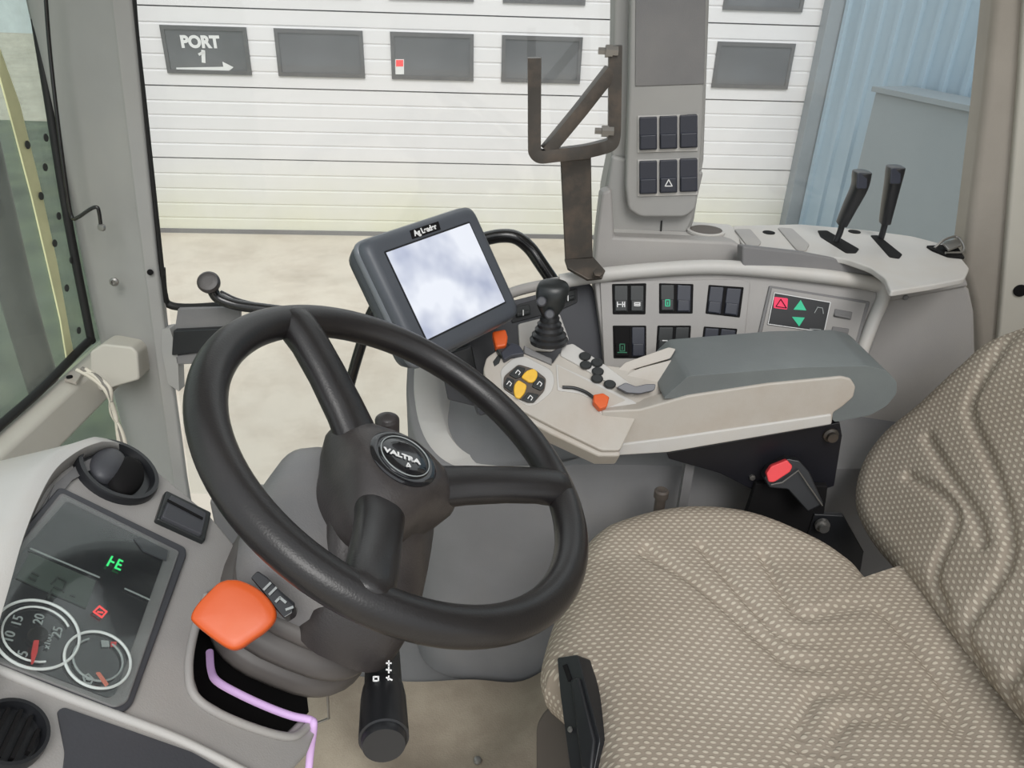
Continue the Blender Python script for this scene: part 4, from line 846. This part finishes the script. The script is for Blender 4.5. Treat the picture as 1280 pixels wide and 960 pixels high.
# ================================================================== STEERING COLUMN
wt = math.radians(31.07); wyw = math.radians(-4)
wn_ = V((math.sin(wt) * math.cos(wyw), math.sin(wt) * math.sin(wyw), math.cos(wt))); Wc = V((-.0956, .5954, .8999))
e2 = wn_.cross(V((1, 0, 0))).normalized(); e1 = e2.cross(wn_).normalized()     # e1 towards driver/down, e2 lateral
if e2.y < 0: e2 = -e2
if e1.x < 0: e1 = -e1
sc_o = empty('steering_column', 'charcoal steering column with ribbed rubber boot below the wheel', 'steering column', Wc - wn_ * .45)
def sect(s_, hx, hy, ox=0, oy=0, p=.6, n=40):
    c = Wc - wn_ * s_ + e1 * ox + e2 * oy; out = []
    for k in range(n):
        a = 2 * math.pi * k / n; ca, sa = math.cos(a), math.sin(a)
        out.append(c + e1 * hx * math.copysign(abs(ca) ** p, ca) + e2 * hy * math.copysign(abs(sa) ** p, sa))
    return out
loft('upper_cowl', [sect(.05, .04, .04), sect(.068, .05, .055, .008), sect(.09, .055, .085, .022, -.005), sect(.12, .060, .108, .028, -.01), sect(.152, .060, .112, .030, -.012)], 'hub', sc_o, ang=60)
loft('lower_cowl', [sect(.082, .04, .05, -.02, -.0), sect(.09, .065, .08, -.02, -.008), sect(.102, .078, .092, -.018, -.012), (sect(.13, .084, .098, -.014, -.012)), sect(.15, .082, .096, -.01, -.012)], 'colm', sc_o, ang=60)
rgs = []
for s_, k in ((.142, .86), (.146, .97), (.153, 1.03), (.160, 1.02), (.166, .93), (.171, .90), (.176, .98), (.184, 1.06), (.192, 1.05), (.198, .95), (.203, .92), (.208, 1.0), (.217, 1.05), (.226, 1.02), (.234, .85)):
    rgs.append(sect(s_, .084 * k, .102 * k, -.006, -.012, .7))
loft('rubber_boot', rgs, 'bellows', sc_o, ang=70)
loft('column_base', [sect(.228, .07, .088, -.01, -.01), sect(.33, .062, .08, -.02, 0), sect(.6, .05, .06, -.05, .0)], 'hub', sc_o)
# near-side brake plate
# symbol plate
CPn = Pl(P(340, 742, Y=.47), (.1, -.55, .8))
spp = slab('symbol_plate', CPn, [(313, 722), (322, 713), (335, 722), (350, 738), (369, 754), (366, 766), (355, 773), (345, 762), (330, 742)], .012, .02, 'gloss', sc_o, r=.002, bevel=.001)
for ln in ([(331, 735), (338, 727)], [(337, 741), (344, 733)], [(345, 750), (350, 746), (356, 752), (352, 756)]):
    pass
lines('plate_symbol', CPn, [[(330, 737), (338, 729)], [(337, 743), (345, 735)], [(345, 752), (350, 747), (357, 753)], [(358, 762), (366, 759)]], .002, 'pale', spp, .0128)
# shuttle lever with orange knob
kc = P(292, 768, Y=.44); kn = (CP - kc).normalized(); kn = (kn + V((-.1, -.0, .25))).normalized(); KN = Pl(kc, kn)
rg = []
kpx = [(284, 724), (300, 725), (322, 735), (337, 749), (345, 763), (343, 776), (331, 789), (315, 800), (300, 810), (286, 811), (264, 797), (242, 779), (238, 770), (246, 755), (262, 738), (273, 728)]
kb = [KN.at(x, y) for x, y in kpx]; kbs = smooth_path(kb + kb[:1], 4)[:-1]; kcc = sum(kbs, V()) / len(kbs)
for sc_, off in ((.35, -.024), (.75, -.022), (.93, -.017), (.99, -.010), (1.0, -.005), (.99, -.0015), (.965, .0004), (.92, .0012), (.7, .0017), (.45, .0020), (.2, .0022), (.01, .0022)):
    rg.append([kcc + (p - kcc) * sc_ + kn * off for p in kbs])
sl_ = tube('shuttle_lever', [kcc - kn * .02, kcc - kn * .05 + V((.01, .02, -.01)), P(345, 770, Y=.54)], .009, 'black', sc_o, n=14)
loft('orange_knob', rg, 'orange', sl_, ang=70)
# indicator stalk
s0 = P(478, 792, Y=.56); s1 = P(481, 850, Y=.49); s2 = P(480, 935, Y=.415); sd = (s2 - s0).normalized(); Ls = (s2 - s0).length
sk = empty('indicator_stalk', 'black cylindrical indicator stalk with white symbols pointing at camera', 'stalk', s0)
lathe('stalk_shaft', [(.0155, -.04), (.0155, .0), (.0165, .02), (.0175, Ls * .52), (.0175, Ls * .53)], s0, sd, 'rockn', sk, n=32)
lathe('twist_cap', [(.0175, Ls * .52), (.019, Ls * .54), (.0205, Ls * .62), (.0215, Ls * .9), (.0215, Ls * .93), (.0195, Ls * .935), (.0195, Ls * .96), (.018, Ls * .985), (0, Ls * .99)], s0, sd, 'black', sk, n=36)
SKP = Pl(s1 + (CP - s1).normalized() * .0215, CP - s1)
lines('stalk_symbol', SKP, [[(483, 829), (489, 829)], [(486, 826), (486, 832)], [(483, 837), (489, 838)], [(486, 834), (486, 841)], [(483, 847), (490, 850)], [(486, 845), (485, 852)], [(467, 846), (473, 846), (473, 851), (467, 851), (467, 846)]], .0014, 'white', sk, .0018)
tube('column_stem', [Wc - wn_ * .22 + V((.02, -.03, 0)), P(440, 775, Y=.56), s0], .016, 'hub', sc_o, n=16)
# dark plate behind hub on the right (column bracket)
CB2 = Pl(P(495, 700, Y=.66), (.35, -.85, .4))
slab('column_side_cover', CB2, [(468, 640), (530, 632), (534, 680), (530, 745), (524, 758), (466, 752), (462, 700)], 0, .03, 'hub', sc_o, r=.006, bevel=.006)
slab('column_lower_bracket', CB2, [(455, 752), (526, 758), (522, 772), (500, 775), (455, 765)], -.004, .025, 'matt', sc_o, bevel=.003)
tube('column_knob', [P(484, 560, Y=.70), P(484, 545, Y=.71), P(484, 530, Y=.715), P(484, 522, Y=.715), P(484, 517, Y=.715)], [.0135] * 20 + [.0135, .0134, .013, .012, .0115, .011, .010, .009, .0075, .006, .0045, .003, .001], 'hub', sc_o, n=20)
# left grey guard of the column
GPn = Pl(P(380, 640, Y=.64), (-.3, -.8, .5))
slab('column_guard', GPn, [(398, 592), (404, 600), (398, 640), (395, 672), (372, 690), (342, 668), (350, 640), (372, 610)], 0, .06, 'colm', sc_o, r=.008, bevel=.008)
# violet strap
vs_ = tube('violet_strap', [DB.at(x, y, o) for x, y, o in [(262, 815, -.035), (264, 838, -.028), (272, 852, -.02), (300, 868, -.012), (335, 884, -.006), (365, 895, 0), (388, 900, .006), (392, 908, .004), (388, 940, -.03), (384, 985, -.06)]], .0034, 'violet', n=10); tag(vs_, 'pale violet strap looped round the steering column base', 'strap')
hk2 = tube('thin_wire_loop', [P(393, 905, Y=.62), P(411, 898, Y=.62), P(409, 858, Y=.62), P(406, 850, Y=.62)], .0016, 'zinc', n=8, smooth=False); tag(hk2, 'thin bare wire loop beside the steering column base', 'wire')

# ================================================================== STEERING WHEEL
sw_ = empty('steering_wheel', 'black three-spoke steering wheel with dark round hub badge', 'steering wheel', Wc)
RR, rt = .187, .0172
bm = bmesh.new(); N1, N2 = 120, 20; vr = []
for i in range(N1):
    a = 2 * math.pi * i / N1; rd = e1 * math.cos(a) + e2 * math.sin(a)
    vr.append([bm.verts.new(Wc + rd * (RR + rt * math.cos(b)) + wn_ * rt * .95 * math.sin(b)) for b in [2 * math.pi * j / N2 for j in range(N2)]])
for i in range(N1):
    for j in range(N2): bm.faces.new((vr[i][j], vr[(i + 1) % N1][j], vr[(i + 1) % N1][(j + 1) % N2], vr[i][(j + 1) % N2]))
obj('rim', bm, 'wheel', sw_, ang=180)
WP = Pl(Wc, wn_)
for px in ((367, 405), (695, 612), (448, 770)):
    t = (WP.at(*px) - Wc).normalized(); sd_ = wn_.cross(t)
    rg = []
    for d, w, h, z in ((.02, .027, .018, -.040), (.05, .0245, .017, -.035), (.08, .0225, .016, -.023), (.12, .0215, .0155, -.010), (.155, .0215, .0155, -.001), (.176, .0215, .0165, .0015), (.187, .0195, .0168, .0018), (.192, .014, .0145, .0012)):
        c = Wc + t * d + wn_ * z
        rg.append([c + sd_ * w * math.copysign(abs(math.cos(a)) ** .8, math.cos(a)) + wn_ * h * math.sin(a) for a in [2 * math.pi * k / 24 for k in range(24)]])
    loft('spoke', rg, 'wheel', sw_, ang=60)
def tri_ring(r, h, lob, n=72):
    out = []
    dirs = []
    for px in ((367, 405), (695, 612), (448, 770)):
        t = (WP.at(*px) - Wc); dirs.append(math.atan2(t.dot(e2), t.dot(e1)))
    for k in range(n):
        a = 2 * math.pi * k / n; m_ = max(math.cos(a - q_) for q_ in dirs); f = 1 + lob * (max(0, m_) ** 7)
        out.append(Wc + wn_ * h + (e1 * math.cos(a) + e2 * math.sin(a)) * r * f)
    return out
loft('hub', [tri_ring(.05, -.12, 0), tri_ring(.054, -.085, .1), tri_ring(.054, -.066, .38), tri_ring(.053, -.05, .52), tri_ring(.051, -.034, .52), tri_ring(.047, -.021, .34), tri_ring(.041, -.012, .12), tri_ring(.037, -.009, 0)], 'hub', sw_, ang=75)
em = lathe('hub_badge', [(.034, .0), (.035, .005), (.032, .007), (.027, .0065), (.0255, .008), (.015, .0095), (0, .010)], Wc - wn_ * .013, wn_, 'gloss', sw_, n=48)
bm = bmesh.new(); oc = Wc - wn_ * .0045
add_tube(bm, [oc + e1 * math.cos(t) * .0255 * 1 + e2 * math.sin(t) * .0255 for t in [2 * math.pi * k / 40 for k in range(41)]], .0006, 6, False); obj('badge_ring', bm, 'pale', em)
BPp = Pl(Wc - wn_ * .0028, wn_)
text('badge_lettering', 'VALTRA', BPp, (503, 570), (522, 577), .0082, 'white', em, off=.0005, bold=.0003, sx=1.25)
lines('badge_mark', BPp, [[(510, 579), (508, 583), (513, 583.5), (510, 579)]], .0012, 'white', em, .0005)

# ================================================================== LIGHT
w = D.worlds.new('sky'); SC.world = w; w.use_nodes = True; nt = w.node_tree; N = nt.nodes.new; L = nt.links.new
bg = nt.nodes['Background']; tc = N('ShaderNodeTexCoord'); sp = N('ShaderNodeSeparateXYZ'); L(tc.outputs['Generated'], sp.inputs[0])
rp = N('ShaderNodeValToRGB'); e = rp.color_ramp.elements; e[0].position = .0; e[0].color = (.80, .84, .86, 1); e[1].position = .6; e[1].color = (.95, .98, 1, 1)
L(sp.outputs['Z'], rp.inputs[0]); L(rp.outputs[0], bg.inputs['Color']); bg.inputs['Strength'].default_value = 1.15
sun = D.lights.new('sun', 'SUN'); sun.energy = 1.6; sun.angle = math.radians(28); sun.color = (1, .98, .95)
so = D.objects.new('sun', sun); COL.objects.link(so); so.location = (-3, -3, 6); so.rotation_euler = V((-.15, .75, -.75)).to_track_quat('-Z', 'Y').to_euler()
SC.view_settings.view_transform = 'Standard'; SC.view_settings.look = 'None'; SC.view_settings.exposure = 0.0
